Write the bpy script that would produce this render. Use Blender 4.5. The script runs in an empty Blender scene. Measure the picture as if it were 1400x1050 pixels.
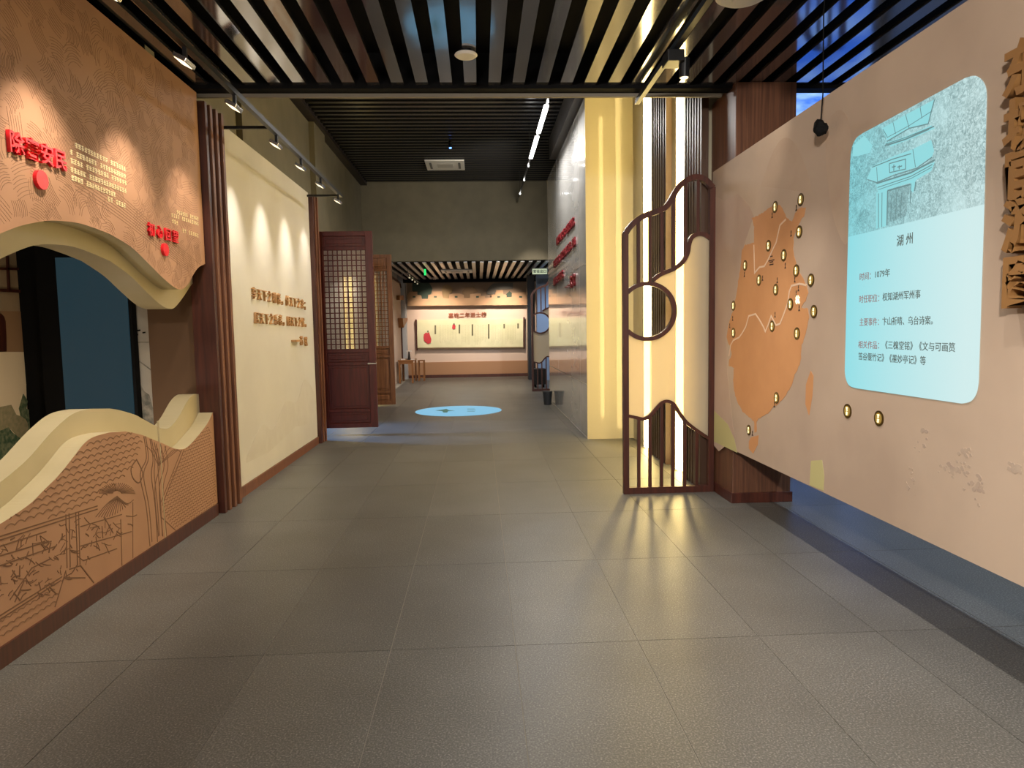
import bpy, bmesh, math, random
import numpy as np
from mathutils import Matrix, Vector

random.seed(7)
SC = bpy.context.scene
COL = SC.collection

# ------------------------------------------------------------------ camera
H, F = 1.56, 930.0


def _cam(f=F, vx=655, vy=451, roll=0.017):
    d = np.array([(vx - 700) / f, (vy - 525) / f, 1.0])
    yc = d / np.linalg.norm(d)
    hz = np.array([(vx + 1000 - 700) / f, (vy - 1000 * math.tan(roll) - 525) / f, 1.0])
    n = np.cross(yc, hz)
    n /= np.linalg.norm(n)
    if n[1] < 0:
        n = -n
    return np.stack([np.cross(n, yc), yc, -n])


MC = _cam()
cd = bpy.data.cameras.new('camera')
cd.sensor_width = 36
cd.lens = 36 * F / 1400
cd.clip_end = 100
cam = bpy.data.objects.new('camera', cd)
COL.objects.link(cam)
r_, d_, f_ = MC[:, 0], MC[:, 1], MC[:, 2]
cam.matrix_world = Matrix(((r_[0], -d_[0], -f_[0], 0), (r_[1], -d_[1], -f_[1], 0), (r_[2], -d_[2], -f_[2], H), (0, 0, 0, 1)))
SC.camera = cam

# ------------------------------------------------------------------ world, exposure
w = bpy.data.worlds.new('world')
SC.world = w
w.use_nodes = True
w.node_tree.nodes['Background'].inputs[0].default_value = (1.0, .95, .88, 1)
w.node_tree.nodes['Background'].inputs[1].default_value = 0.0
vs = SC.view_settings
vs.view_transform = 'Standard'
vs.look = 'None'
vs.gamma = 1
vs.use_curve_mapping = False
vs.exposure = 0.7


def lamp(kind, name, loc, power, color, target=None, **kw):
    l = bpy.data.lights.new(name, kind)
    l.energy = power
    l.color = color
    for k, v in kw.items():
        setattr(l, k, v)
    o = bpy.data.objects.new(name, l)
    COL.objects.link(o)
    o.location = loc
    if target is not None:
        o.rotation_euler = (Vector(target) - Vector(loc)).to_track_quat('-Z', 'Y').to_euler()
    return o


WARM = (1.0, .88, .74)
WARMW = (1.0, .93, .85)
COOL = (.78, .88, 1.0)
BLUE = (.3, .55, 1.0)
# track spots, left track (brown wall, then cream panel)
for y, p in ((1.9, 60), (2.8, 70), (3.7, 70), (4.6, 60), (5.5, 40)):
    lamp('SPOT', 'track_spot_lamp', (-1.8, y, 3.27), p, WARM, (-2.3, y + .12, 2.0), spot_size=1.15, spot_blend=.85, shadow_soft_size=.03)
for y in (6.62, 7.5, 8.4, 9.3):
    lamp('SPOT', 'track_spot_lamp', (-1.86, y, 3.27), 24, (1, .95, .88), (-2.3, y, 2.45), spot_size=.95, spot_blend=1.0, shadow_soft_size=.03)
    if y < 9: lamp('SPOT', 'track_spot_lamp', (-1.84, y, 3.27), 22, (1, .95, .88), (-2.2, y, 1.0), spot_size=1.3, spot_blend=1.0, shadow_soft_size=.03)
# right track: map wall and floor
for y, p in ((.8, 110), (2.0, 110), (3.2, 105), (4.4, 95), (5.2, 60)):
    lamp('SPOT', 'track_spot_lamp', (1.4, y, 3.4), p, (1.0, .93, .86), (1.78, y, 0), spot_size=1.1, spot_blend=1.0, shadow_soft_size=.02)
# added unseen fill spots behind the camera, brightening the hall and map wall
for x in (-1.1, -.2):
    lamp('SPOT', 'entrance_fill_lamp', (x, -2.4, 3.3), 260, WARMW, (x * .3 + .3, 8.0, 1.5), spot_size=.95, spot_blend=1.0, shadow_soft_size=.12)
lamp('SPOT', 'entrance_fill_lamp', (-1.3, -2.2, 3.3), 800, (1.0, .93, .86), (2.18, 3.0, 1.75), spot_size=1.15, spot_blend=1.0, shadow_soft_size=.15)
lamp('SPOT', 'track_spot_lamp', (1.4, 4.2, 3.4), 22, (1.0, .88, .74), (2.45, 5.8, 2.7), spot_size=.9, spot_blend=1.0, shadow_soft_size=.03)  # extra lamp added to brighten the pillar, no spotlight head here
# added ceiling fill for the front hall; no lit downlights there
for x, y in ((-.8, -1.2), (.8, -1.2), (-.06, 1.4), (-.06, 5.2)):
    lamp('SPOT', 'ceiling_fill_lamp', (x, y, 3.5), 85, WARMW, (x, y, 0), spot_size=2.3, spot_blend=1.0, shadow_soft_size=.1)
# linear pendant of the high hall
for y, ln in ((10.15, 1.2), (11.7, 1.2)):
    o = lamp('AREA', 'pendant_lamp', (.98, y, 4.57), 36, (1, .97, .93), None, shape='RECTANGLE', size=.06, size_y=ln)
lamp('SPOT', 'pendant_spot_lamp', (.98, 14.2, 4.55), 60, (1, .95, .88), (0, 14.5, 0), spot_size=1.6, spot_blend=1, shadow_soft_size=.05)
lamp('SPOT', 'pendant_spot_lamp', (.98, 12.0, 4.5), 170, (1, .92, .8), (-.5, 16.7, 4.1), spot_size=1.3, spot_blend=1, shadow_soft_size=.05)  # added fill lifting the bulkhead, not one of the pendant's own spots
lamp('SPOT', 'far_spot_lamp', (2.6, 18.6, 3.0), 90, COOL, (2.2, 20.6, 1.4), spot_size=1.3, spot_blend=1, shadow_soft_size=.05)  # added cool fill for the bluish far wall, no fitting known
# far room
for x, p in ((-1.35, 130), (.85, 160), (-.3, 40)):
    lamp('SPOT', 'far_spot_lamp', (x, 21.2, 3.0), p * 1.1, (1, .84, .68), (x, 22.5, 1.8), spot_size=1.5, spot_blend=.9, shadow_soft_size=.04)
for x, y in ((-.4, 17.8), (-.4, 20.0)):
    lamp('SPOT', 'far_fill_lamp', (x, y, 3.0), 110, WARMW, (x, y, 0), spot_size=2.5, spot_blend=1, shadow_soft_size=.1)  # soft ambient fill added for the far room, no fittings here
lamp('SPOT', 'far_niche_lamp', (-1.5, 18.6, 3.0), 40, WARMW, (-2.4, 19.4, 1.3), spot_size=1.4, spot_blend=1, shadow_soft_size=.05)
lamp('SPOT', 'pendant_spot_lamp', (.98, 15.4, 4.52), 160, WARM, (1.7, 16.95, 1.5), spot_size=.9, spot_blend=.8, shadow_soft_size=.05)
lamp('SPOT', 'pendant_spot_lamp', (.98, 12.8, 4.52), 130, WARM, (-2.0, 14.3, 1.3), spot_size=.7, spot_blend=.9, shadow_soft_size=.05)
# room on the left behind the lattice doors: blue video light and warm fill
lamp('SPOT', 'blue_video_lamp', (-4.3, 10.7, 2.3), 560, (.06, .36, 1.0), (-1.9, 10.5, 0.0), spot_size=.85, spot_blend=.8, shadow_soft_size=.1)
lamp('SPOT', 'side_room_lamp', (-3.1, 15.7, 3.2), 180, WARMW, (-3.05, 16.6, 2.1), spot_size=1.2, spot_blend=1.0, shadow_soft_size=.1)
# space behind the map wall
lamp('AREA', 'blue_wash_lamp', (3.3, 3.4, 2.8), 55, (.70, .84, 1.0), None, shape='RECTANGLE', size=.08, size_y=6.0)
# niche behind the waved wall
lamp('POINT', 'niche_lamp', (-3.1, 3.4, 2.75), 14, WARM, shadow_soft_size=.1)
lamp('POINT', 'niche_lamp', (-2.95, 5.3, .75), 5, WARM, shadow_soft_size=.1)


# ------------------------------------------------------------------ pixel rays on real planes
def ray(x, y):
    return MC @ np.array([(x - 700) / F, (y - 525) / F, 1.0])


def onX(x, y, X):
    r = ray(x, y); t = X / r[0]
    return (X, t * r[1], H + t * r[2])


def onY(x, y, Y):
    r = ray(x, y); t = Y / r[1]
    return (t * r[0], Y, H + t * r[2])


def onZ(x, y, Z=0):
    r = ray(x, y); t = (Z - H) / r[2]
    return (t * r[0], t * r[1], Z)


# ------------------------------------------------------------------ materials
MATS = {}


def lin(c):
    return tuple((v / 255 / 12.92) if v / 255 <= .04045 else ((v / 255 + .055) / 1.055) ** 2.4 for v in c)


def mat(name, rgb, rough=.6, metal=0.0, rgb2=None, scale=8.0, stretch=(1, 1, 1), bump=0.0, emit=0.0, ergb=None,
        coat=0.0, spec=.5, detail=5, lo=.35, hi=.65, bscale=None):
    if name in MATS:
        return MATS[name]
    m = bpy.data.materials.new(name)
    m.use_nodes = True
    nt = m.node_tree
    b = nt.nodes['Principled BSDF']
    c1 = (*lin(rgb), 1)
    b.inputs['Base Color'].default_value = c1
    b.inputs['Roughness'].default_value = rough
    b.inputs['Metallic'].default_value = metal
    b.inputs['Specular IOR Level'].default_value = spec
    b.inputs['Coat Weight'].default_value = coat
    b.inputs['Coat Roughness'].default_value = .04
    if emit:
        b.inputs['Emission Color'].default_value = (*lin(ergb or rgb), 1)
        b.inputs['Emission Strength'].default_value = emit
    if rgb2 is not None or bump:
        tc = nt.nodes.new('ShaderNodeTexCoord')
        mp = nt.nodes.new('ShaderNodeMapping')
        mp.inputs['Scale'].default_value = stretch
        nz = nt.nodes.new('ShaderNodeTexNoise')
        nz.inputs['Scale'].default_value = scale
        nz.inputs['Detail'].default_value = detail
        nt.links.new(tc.outputs['Object'], mp.inputs[0])
        nt.links.new(mp.outputs[0], nz.inputs['Vector'])
        if rgb2 is not None:
            cr = nt.nodes.new('ShaderNodeValToRGB')
            cr.color_ramp.elements[0].position = lo
            cr.color_ramp.elements[1].position = hi
            cr.color_ramp.elements[0].color = c1
            cr.color_ramp.elements[1].color = (*lin(rgb2), 1)
            nt.links.new(nz.outputs['Fac'], cr.inputs[0])
            nt.links.new(cr.outputs[0], b.inputs['Base Color'])
        if bump:
            bp = nt.nodes.new('ShaderNodeBump')
            bp.inputs['Strength'].default_value = bump
            bp.inputs['Distance'].default_value = .01
            src = nz
            if bscale:
                src = nt.nodes.new('ShaderNodeTexNoise')
                src.inputs['Scale'].default_value = bscale
                nt.links.new(mp.outputs[0], src.inputs['Vector'])
            nt.links.new(src.outputs['Fac'], bp.inputs['Height'])
            nt.links.new(bp.outputs[0], b.inputs['Normal'])
    MATS[name] = m
    return m


def video_waves(m):
    nt = m.node_tree
    b = nt.nodes['Principled BSDF']
    tc = nt.nodes.new('ShaderNodeTexCoord'); nz = nt.nodes.new('ShaderNodeTexNoise'); cr = nt.nodes.new('ShaderNodeValToRGB')
    mp = nt.nodes.new('ShaderNodeMapping'); mp.inputs['Scale'].default_value = (1, 1, 3)
    nz.inputs['Scale'].default_value = 2.2; nz.inputs['Detail'].default_value = 5
    nt.links.new(tc.outputs['Object'], mp.inputs[0]); nt.links.new(mp.outputs[0], nz.inputs['Vector']); nt.links.new(nz.outputs['Fac'], cr.inputs[0])
    e = cr.color_ramp.elements
    e[0].position = .38; e[0].color = (*lin((22, 92, 214)), 1)
    e[1].position = .68; e[1].color = (*lin((150, 190, 240)), 1)
    nt.links.new(cr.outputs[0], b.inputs['Emission Color'])


# grey stone tile with fine white speckle
def tile_material():
    m = mat('grey_stone_tile', (106, 100, 90), rough=.42, spec=.45)
    nt = m.node_tree
    b = nt.nodes['Principled BSDF']
    tc = nt.nodes.new('ShaderNodeTexCoord')
    gi = nt.nodes.new('ShaderNodeNewGeometry')
    n1 = nt.nodes.new('ShaderNodeTexNoise'); n1.inputs['Scale'].default_value = 130; n1.inputs['Detail'].default_value = 3
    n2 = nt.nodes.new('ShaderNodeTexNoise'); n2.inputs['Scale'].default_value = 1.6; n2.inputs['Detail'].default_value = 4
    for n in (n1, n2):
        nt.links.new(gi.outputs['Position'], n.inputs['Vector'])
    cr = nt.nodes.new('ShaderNodeValToRGB')
    e = cr.color_ramp.elements
    e[0].position = .38; e[0].color = (*lin((86, 84, 79)), 1)
    e[1].position = .72; e[1].color = (*lin((148, 146, 139)), 1)
    x = cr.color_ramp.elements.new(.56); x.color = (*lin((106, 104, 98)), 1)
    nt.links.new(n1.outputs['Fac'], cr.inputs[0])
    mx = nt.nodes.new('ShaderNodeMixRGB'); mx.blend_type = 'MULTIPLY'; mx.inputs[0].default_value = .7
    cr2 = nt.nodes.new('ShaderNodeValToRGB')
    cr2.color_ramp.elements[0].position = .35; cr2.color_ramp.elements[0].color = (.74, .72, .69, 1)
    cr2.color_ramp.elements[1].position = .7; cr2.color_ramp.elements[1].color = (1, 1, 1, 1)
    nt.links.new(n2.outputs['Fac'], cr2.inputs[0])
    nt.links.new(cr.outputs[0], mx.inputs[1]); nt.links.new(cr2.outputs[0], mx.inputs[2])
    oi = nt.nodes.new('ShaderNodeObjectInfo')
    mr = nt.nodes.new('ShaderNodeMapRange'); mr.inputs[3].default_value = .93; mr.inputs[4].default_value = 1.05
    nt.links.new(oi.outputs['Random'], mr.inputs[0])
    mu = nt.nodes.new('ShaderNodeVectorMath'); mu.operation = 'SCALE'
    nt.links.new(mx.outputs[0], mu.inputs[0]); nt.links.new(mr.outputs[0], mu.inputs['Scale'])
    nt.links.new(mu.outputs[0], b.inputs['Base Color'])
    bp = nt.nodes.new('ShaderNodeBump'); bp.inputs['Strength'].default_value = .07; bp.inputs['Distance'].default_value = .004
    nt.links.new(n1.outputs['Fac'], bp.inputs['Height']); nt.links.new(bp.outputs[0], b.inputs['Normal'])
    return m


M_TILE = tile_material()
M_GROUT = mat('pale_grout', (150, 143, 130), .9)
M_BLACK = mat('matt_black', (9, 9, 10), .85, spec=.2)
M_BLACKS = mat('black_metal', (16, 16, 18), .4)
M_PLANK = mat('glossy_grey_ceiling_strip', (152, 152, 158), .09, metal=.9, rgb2=(164, 164, 170), scale=1.5, bump=.12, bscale=3.0)
M_PLANK2 = mat('dark_ceiling_slat', (52, 52, 54), .25, metal=.6)
M_PLANK3 = mat('grey_ceiling_slat', (150, 150, 150), .3, metal=.5)
M_GREYW = mat('olive_grey_plaster', (112, 106, 88), .85, rgb2=(120, 113, 94), scale=3)
M_DWOOD = mat('dark_walnut_wood', (82, 40, 28), .4, rgb2=(62, 30, 22), scale=5, stretch=(7, 7, .5))
M_DWOOD2 = mat('walnut_slat_wood', (128, 82, 56), .45, rgb2=(102, 62, 42), scale=6, stretch=(7, 7, .5))
M_PILLAR = mat('brown_veneer', (112, 74, 52), .42, rgb2=(86, 55, 40), scale=6, stretch=(9, 9, .35))
M_BROWN = mat('warm_brown_board', (176, 132, 100), .62, rgb2=(164, 121, 91), scale=2.2, lo=.3, hi=.7)
M_LINE = mat('engraved_brown_line', (112, 78, 54), .7)
M_LINE2 = mat('engraved_faint_line', (134, 98, 72), .7)
M_KHAKI = mat('cream_lacquer_rim', (184, 170, 134), .5, rgb2=(176, 162, 126), scale=2)
M_CREAM = mat('cream_panel_paint', (208, 202, 190), .7, rgb2=(200, 193, 181), scale=1.4)
M_INK = mat('faint_ink_wash', (198, 190, 177), .8, rgb2=(204, 197, 184), scale=5)
M_MAP = mat('beige_map_print', (196, 174, 152), .7, rgb2=(178, 156, 136), scale=.8, lo=.38, hi=.62)
M_MAPP = mat('pink_wash_print', (182, 156, 138), .75, rgb2=(190, 166, 146), scale=2.5)
M_WASH = mat('brown_wash_print', (182, 158, 136), .75, rgb2=(190, 167, 145), scale=4)
M_MAPG = mat('pale_green_print', (190, 182, 126), .75)
M_MAPI = mat('violet_ink_print', (172, 152, 136), .8, rgb2=(186, 166, 146), scale=14)
M_ORANGE = mat('orange_map_print', (208, 150, 98), .7, rgb2=(200, 142, 92), scale=3)
M_RIVER = mat('white_river_line', (226, 196, 166), .7)
M_MARK = mat('dark_map_mark', (70, 48, 34), .8)
M_GOLD = mat('gold_token_rim', (96, 74, 30), .35, metal=.7)
M_TOKEN = mat('lit_token_face', (140, 112, 50), .5, emit=.16, ergb=(190, 158, 70))
M_TGLY = mat('lit_token_glyph', (255, 244, 200), .5, emit=.7, ergb=(255, 244, 200))
M_TANL = mat('tan_wood_letter', (186, 140, 90), .5)
M_BIGL = mat('brown_wall_letter', (150, 108, 62), .45)
M_RED = mat('red_acrylic', (216, 22, 34), .35)
M_DRED = mat('crimson_letter', (118, 8, 22), .35)
M_GOLDT = mat('pale_gold_lettering', (250, 232, 180), .35, metal=.2)
M_LED = mat('warm_led_strip', (255, 240, 200), .5, emit=18, ergb=(255, 222, 142))
M_YEL = mat('cream_gloss_panel', (166, 158, 134), .5, coat=.35)
M_STEEL = mat('brushed_grey_cladding', (206, 204, 200), .14, metal=.05, rgb2=(190, 189, 186), scale=1.5, stretch=(1, 1, 2.5), coat=.6)
M_JOINT = mat('pale_joint_strip', (190, 186, 178), .4)
M_FIN = mat('dark_wall_fin', (74, 52, 38), .4)
M_FROST = None
M_RDOOR = mat('oxblood_door_wood_dim', (88, 30, 28), .42, rgb2=(70, 23, 22), scale=5, stretch=(6, 6, .5))  # weaker light on this leaf is put into the darker base
M_BDOOR = mat('brown_door_wood_lit', (142, 94, 60), .42, rgb2=(116, 74, 48), scale=5, stretch=(6, 6, .5))  # stronger light on this leaf is put into the lighter base
M_CHROME = mat('brushed_chrome', (200, 200, 200), .25, metal=1)
M_WHITE = mat('white_plastic', (224, 220, 212), .5)
M_LAMPW = mat('white_lamp_glow', (255, 255, 255), .5, emit=9, ergb=(255, 252, 246))
M_LENS = mat('spot_lens', (230, 220, 190), .3, emit=1.2, ergb=(255, 236, 196))
M_TV = mat('dark_blue_screen', (10, 18, 24), .12, emit=.34, ergb=(42, 68, 78))
M_SEA = mat('blue_video', (20, 60, 160), .4, emit=.9, ergb=(36, 112, 214))
video_waves(M_SEA)
M_PINK = mat('pinkish_wall_paint', (214, 190, 172), .75)
M_TAN = mat('tan_dado_paint', (168, 126, 92), .75)
M_SCROLL = mat('pale_green_scroll', (222, 218, 180), .7, rgb2=(212, 210, 170), scale=3)
M_TABLE = mat('honey_wood', (150, 98, 52), .45)
M_TEAL = mat('teal_print', (62, 78, 66), .8)
M_STONEP = mat('stone_print', (186, 150, 114), .8, rgb2=(176, 140, 108), scale=3)
M_GOLDP = mat('ochre_print', (156, 130, 92), .8)
M_GREYP = mat('grey_print', (110, 106, 98), .8)
M_BLUEW = mat('blue_lit_wall', (150, 172, 205), .7)  # bluish light falling on this wall is mixed into its base colour
M_NICHE = mat('niche_brown_wall', (92, 66, 42), .8)
M_MURAL = mat('mural_plaster', (170, 146, 112), .8, rgb2=(152, 130, 100), scale=2)
M_MURALW = mat('mural_white_wall', (236, 214, 176), .8)
M_BUSH = mat('mural_green_leaves', (60, 84, 56), .85, rgb2=(120, 124, 90), scale=26, lo=.4, hi=.62)
M_BUSH2 = mat('mural_olive_leaves', (140, 132, 96), .85, rgb2=(164, 148, 112), scale=30)
M_SCAPE = mat('ink_landscape_print', (176, 166, 150), .75, rgb2=(160, 152, 140), scale=4)
M_SCAPEI = mat('ink_mountain', (96, 94, 86), .8, rgb2=(150, 142, 128), scale=18)
M_GREENL = mat('green_exit_glow', (20, 200, 90), .5, emit=1.2, ergb=(30, 190, 90))
M_SIGN = mat('pale_exit_sign', (210, 222, 190), .5, emit=.35, ergb=(210, 225, 190))
M_DGREEN = mat('dark_green_ink', (40, 70, 50), .6)


def frost_material():
    m = bpy.data.materials.new('frosted_cream_fabric')
    m.use_nodes = True
    nt = m.node_tree
    nt.nodes.remove(nt.nodes['Principled BSDF'])
    out = nt.nodes['Material Output']
    tr = nt.nodes.new('ShaderNodeBsdfTransparent'); tr.inputs[0].default_value = (1, .96, .88, 1)
    tl = nt.nodes.new('ShaderNodeBsdfTranslucent'); tl.inputs[0].default_value = (.9, .8, .6, 1)
    df = nt.nodes.new('ShaderNodeBsdfDiffuse'); df.inputs[0].default_value = (.75, .66, .5, 1)
    m1 = nt.nodes.new('ShaderNodeMixShader'); m1.inputs[0].default_value = .5
    m2 = nt.nodes.new('ShaderNodeMixShader'); m2.inputs[0].default_value = .32
    nt.links.new(tl.outputs[0], m1.inputs[1]); nt.links.new(df.outputs[0], m1.inputs[2])
    nt.links.new(m1.outputs[0], m2.inputs[1]); nt.links.new(tr.outputs[0], m2.inputs[2])
    nt.links.new(m2.outputs[0], out.inputs[0])
    return m


M_FROST = frost_material()


def pane_material():
    m = bpy.data.materials.new('pale_door_pane')
    m.use_nodes = True
    nt = m.node_tree
    nt.nodes.remove(nt.nodes['Principled BSDF'])
    out = nt.nodes['Material Output']
    tr = nt.nodes.new('ShaderNodeBsdfTransparent'); tr.inputs[0].default_value = (1, .98, .95, 1)
    df = nt.nodes.new('ShaderNodeBsdfDiffuse'); df.inputs[0].default_value = (.78, .7, .64, 1)
    gl = nt.nodes.new('ShaderNodeBsdfGlossy'); gl.inputs['Roughness'].default_value = .05
    m1 = nt.nodes.new('ShaderNodeMixShader'); m1.inputs[0].default_value = .45
    m2 = nt.nodes.new('ShaderNodeMixShader'); m2.inputs[0].default_value = .12
    nt.links.new(df.outputs[0], m1.inputs[1]); nt.links.new(tr.outputs[0], m1.inputs[2])
    nt.links.new(m1.outputs[0], m2.inputs[1]); nt.links.new(gl.outputs[0], m2.inputs[2])
    nt.links.new(m2.outputs[0], out.inputs[0])
    return m


M_PANE = pane_material()


def slide_material(name, photo):
    """projected slide: cyan on the left, whiter on the right; the photo part carries a grey pencil-like grain"""
    m = bpy.data.materials.new(name)
    m.use_nodes = True
    nt = m.node_tree
    b = nt.nodes['Principled BSDF']
    b.inputs['Base Color'].default_value = (.035, .035, .035, 1)
    b.inputs['Roughness'].default_value = .8
    tc = nt.nodes.new('ShaderNodeTexCoord')
    sp = nt.nodes.new('ShaderNodeSeparateXYZ')
    nt.links.new(tc.outputs['Object'], sp.inputs[0])
    mr = nt.nodes.new('ShaderNodeMapRange')
    mr.inputs[1].default_value = 3.95; mr.inputs[2].default_value = 2.95
    nt.links.new(sp.outputs['Y'], mr.inputs[0])
    cr = nt.nodes.new('ShaderNodeValToRGB')
    cr.color_ramp.elements[0].color = (*lin((132, 210, 218)), 1)
    cr.color_ramp.elements[1].color = (*lin((196, 224, 224)), 1)
    nt.links.new(mr.outputs[0], cr.inputs[0])
    last = cr.outputs[0]
    if photo:
        nz = nt.nodes.new('ShaderNodeTexNoise'); nz.inputs['Scale'].default_value = 46; nz.inputs['Detail'].default_value = 10; nz.inputs['Roughness'].default_value = .75; nz.inputs['Distortion'].default_value = 1.5
        n2 = nt.nodes.new('ShaderNodeTexNoise'); n2.inputs['Scale'].default_value = 5; n2.inputs['Detail'].default_value = 3
        nt.links.new(tc.outputs['Object'], nz.inputs['Vector']); nt.links.new(tc.outputs['Object'], n2.inputs['Vector'])
        c2 = nt.nodes.new('ShaderNodeValToRGB')
        c2.color_ramp.elements[0].position = .42; c2.color_ramp.elements[0].color = (.36, .42, .42, 1)
        c2.color_ramp.elements[1].position = .6; c2.color_ramp.elements[1].color = (1, 1, 1, 1)
        nt.links.new(nz.outputs['Fac'], c2.inputs[0])
        mx = nt.nodes.new('ShaderNodeMixRGB'); mx.blend_type = 'MULTIPLY'
        mr2 = nt.nodes.new('ShaderNodeMapRange'); mr2.inputs[1].default_value = .3; mr2.inputs[2].default_value = .5; mr2.inputs[3].default_value = .35; mr2.inputs[4].default_value = .95
        nt.links.new(n2.outputs['Fac'], mr2.inputs[0]); nt.links.new(mr2.outputs[0], mx.inputs[0])
        nt.links.new(last, mx.inputs[1]); nt.links.new(c2.outputs[0], mx.inputs[2])
        last = mx.outputs[0]
    nt.links.new(last, b.inputs['Emission Color'])
    b.inputs['Emission Strength'].default_value = .66
    return m


M_SLIDE = slide_material('projected_slide_light', False)
M_PHOTO = slide_material('projected_photo_light', True)
M_PHOTO2 = M_PHOTO.copy(); M_PHOTO2.name = 'projected_gateway_grain'; M_PHOTO2.node_tree.nodes['Principled BSDF'].inputs['Emission Strength'].default_value = .5
M_STEXT = mat('projected_dark_text', (70, 78, 76), .8, emit=.3, ergb=(80, 96, 92))
M_STEXR = mat('projected_red_text', (120, 84, 84), .8, emit=.4, ergb=(120, 110, 110))
M_SSHAPE = mat('projected_cyan_shape', (60, 70, 70), .8, emit=.6, ergb=(140, 214, 220))
M_SGREY = mat('projected_grey_shape', (40, 44, 44), .8, emit=.45, ergb=(118, 158, 160))
M_CIRCLE = mat('projected_blue_disc', (40, 48, 52), .7, emit=.5, ergb=(136, 204, 238))
M_CINK = mat('projected_green_ink', (30, 50, 40), .7, emit=.4, ergb=(70, 120, 104))


# ------------------------------------------------------------------ mesh helpers
class MB:
    def __init__(self):
        self.v, self.f, self.mi, self.mats = [], [], [], []

    def _m(self, m):
        if m is None:
            return 0
        if m not in self.mats:
            self.mats.append(m)
        return self.mats.index(m)

    def box(self, x0, x1, y0, y1, z0, z1, m=None):
        i = len(self.v); k = self._m(m)
        self.v += [(x0, y0, z0), (x1, y0, z0), (x1, y1, z0), (x0, y1, z0), (x0, y0, z1), (x1, y0, z1), (x1, y1, z1), (x0, y1, z1)]
        for q in ((0, 3, 2, 1), (4, 5, 6, 7), (0, 1, 5, 4), (1, 2, 6, 5), (2, 3, 7, 6), (3, 0, 4, 7)):
            self.f.append(tuple(i + a for a in q)); self.mi.append(k)
        return self

    def prism(self, pts, axis, a, b, m=None, side=None):
        """polygon of (u,w) extruded along axis from a to b; X: (Y,Z), Y: (X,Z), Z: (X,Y)"""
        n = len(pts); i = len(self.v); k = self._m(m); ks = self._m(side) if side else k
        def mk(p, t):
            return {'X': (t, p[0], p[1]), 'Y': (p[0], t, p[1]), 'Z': (p[0], p[1], t)}[axis]
        self.v += [mk(p, a) for p in pts] + [mk(p, b) for p in pts]
        self.f.append(tuple(range(i, i + n))); self.mi.append(k)
        self.f.append(tuple(range(i + 2 * n - 1, i + n - 1, -1))); self.mi.append(k)
        for j in range(n):
            j2 = (j + 1) % n
            self.f.append((i + j, i + n + j, i + n + j2, i + j2)); self.mi.append(ks)
        return self

    def cyl(self, c, r, h, axis='Z', n=20, r2=None, m=None):
        r2 = r if r2 is None else r2
        i = len(self.v); k = self._m(m)
        for t, rr in ((0, r), (h, r2)):
            for j in range(n):
                a = 2 * math.pi * j / n
                u, w2 = rr * math.cos(a), rr * math.sin(a)
                p = {'Z': (u, w2, t), 'Y': (u, t, w2), 'X': (t, u, w2)}[axis]
                self.v.append((c[0] + p[0], c[1] + p[1], c[2] + p[2]))
        self.f.append(tuple(range(i + n - 1, i - 1, -1))); self.mi.append(k)
        self.f.append(tuple(range(i + n, i + 2 * n))); self.mi.append(k)
        for j in range(n):
            j2 = (j + 1) % n
            self.f.append((i + j, i + j2, i + n + j2, i + n + j)); self.mi.append(k)
        return self

    def bar2d(self, pts, wdt, axis, a, b, m=None, closed=False):
        """a bar of constant in-plane width along a polyline, extruded along axis (mitred)"""
        pts = [Vector(p) for p in pts]
        n = len(pts); L, R = [], []
        for j, p in enumerate(pts):
            if closed:
                d1 = (p - pts[j - 1]); d2 = (pts[(j + 1) % n] - p)
            else:
                d1 = (p - pts[j - 1]) if j else (pts[1] - p)
                d2 = (pts[j + 1] - p) if j < n - 1 else d1
            d1 = d1.normalized(); d2 = d2.normalized()
            t = (d1 + d2)
            t = t.normalized() if t.length > 1e-6 else d1
            nn = Vector((-t.y, t.x))
            c = max(.4, nn.dot(Vector((-d1.y, d1.x))))
            L.append(p + nn * wdt / 2 / c); R.append(p - nn * wdt / 2 / c)
        k = self._m(m); i = len(self.v)
        def mk(p, t):
            return {'X': (t, p[0], p[1]), 'Y': (p[0], t, p[1]), 'Z': (p[0], p[1], t)}[axis]
        for j in range(n):
            self.v += [mk(L[j], a), mk(R[j], a), mk(R[j], b), mk(L[j], b)]
        for j in range(n if closed else n - 1):
            q = i + 4 * j; q2 = i + 4 * ((j + 1) % n)
            for s in range(4):
                s2 = (s + 1) % 4
                self.f.append((q + s, q2 + s, q2 + s2, q + s2)); self.mi.append(k)
        if not closed:
            self.f.append((i, i + 1, i + 2, i + 3)); self.mi.append(k)
            q = i + 4 * (n - 1)
            self.f.append((q + 3, q + 2, q + 1, q)); self.mi.append(k)
        return self

    def tube(self, pts, r, n=8, m=None):
        pts = [Vector(p) for p in pts]; k = self._m(m); i = len(self.v)
        for j, p in enumerate(pts):
            t = (pts[min(j + 1, len(pts) - 1)] - pts[max(j - 1, 0)]).normalized()
            u = t.orthogonal().normalized(); w2 = t.cross(u)
            for s in range(n):
                a = 2 * math.pi * s / n
                self.v.append(tuple(p + (u * math.cos(a) + w2 * math.sin(a)) * r))
        for j in range(len(pts) - 1):
            for s in range(n):
                s2 = (s + 1) % n
                self.f.append((i + j * n + s, i + j * n + s2, i + (j + 1) * n + s2, i + (j + 1) * n + s)); self.mi.append(k)
        self.f.append(tuple(range(i + n - 1, i - 1, -1))); self.mi.append(k)
        e = i + (len(pts) - 1) * n
        self.f.append(tuple(range(e, e + n))); self.mi.append(k)
        return self

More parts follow.
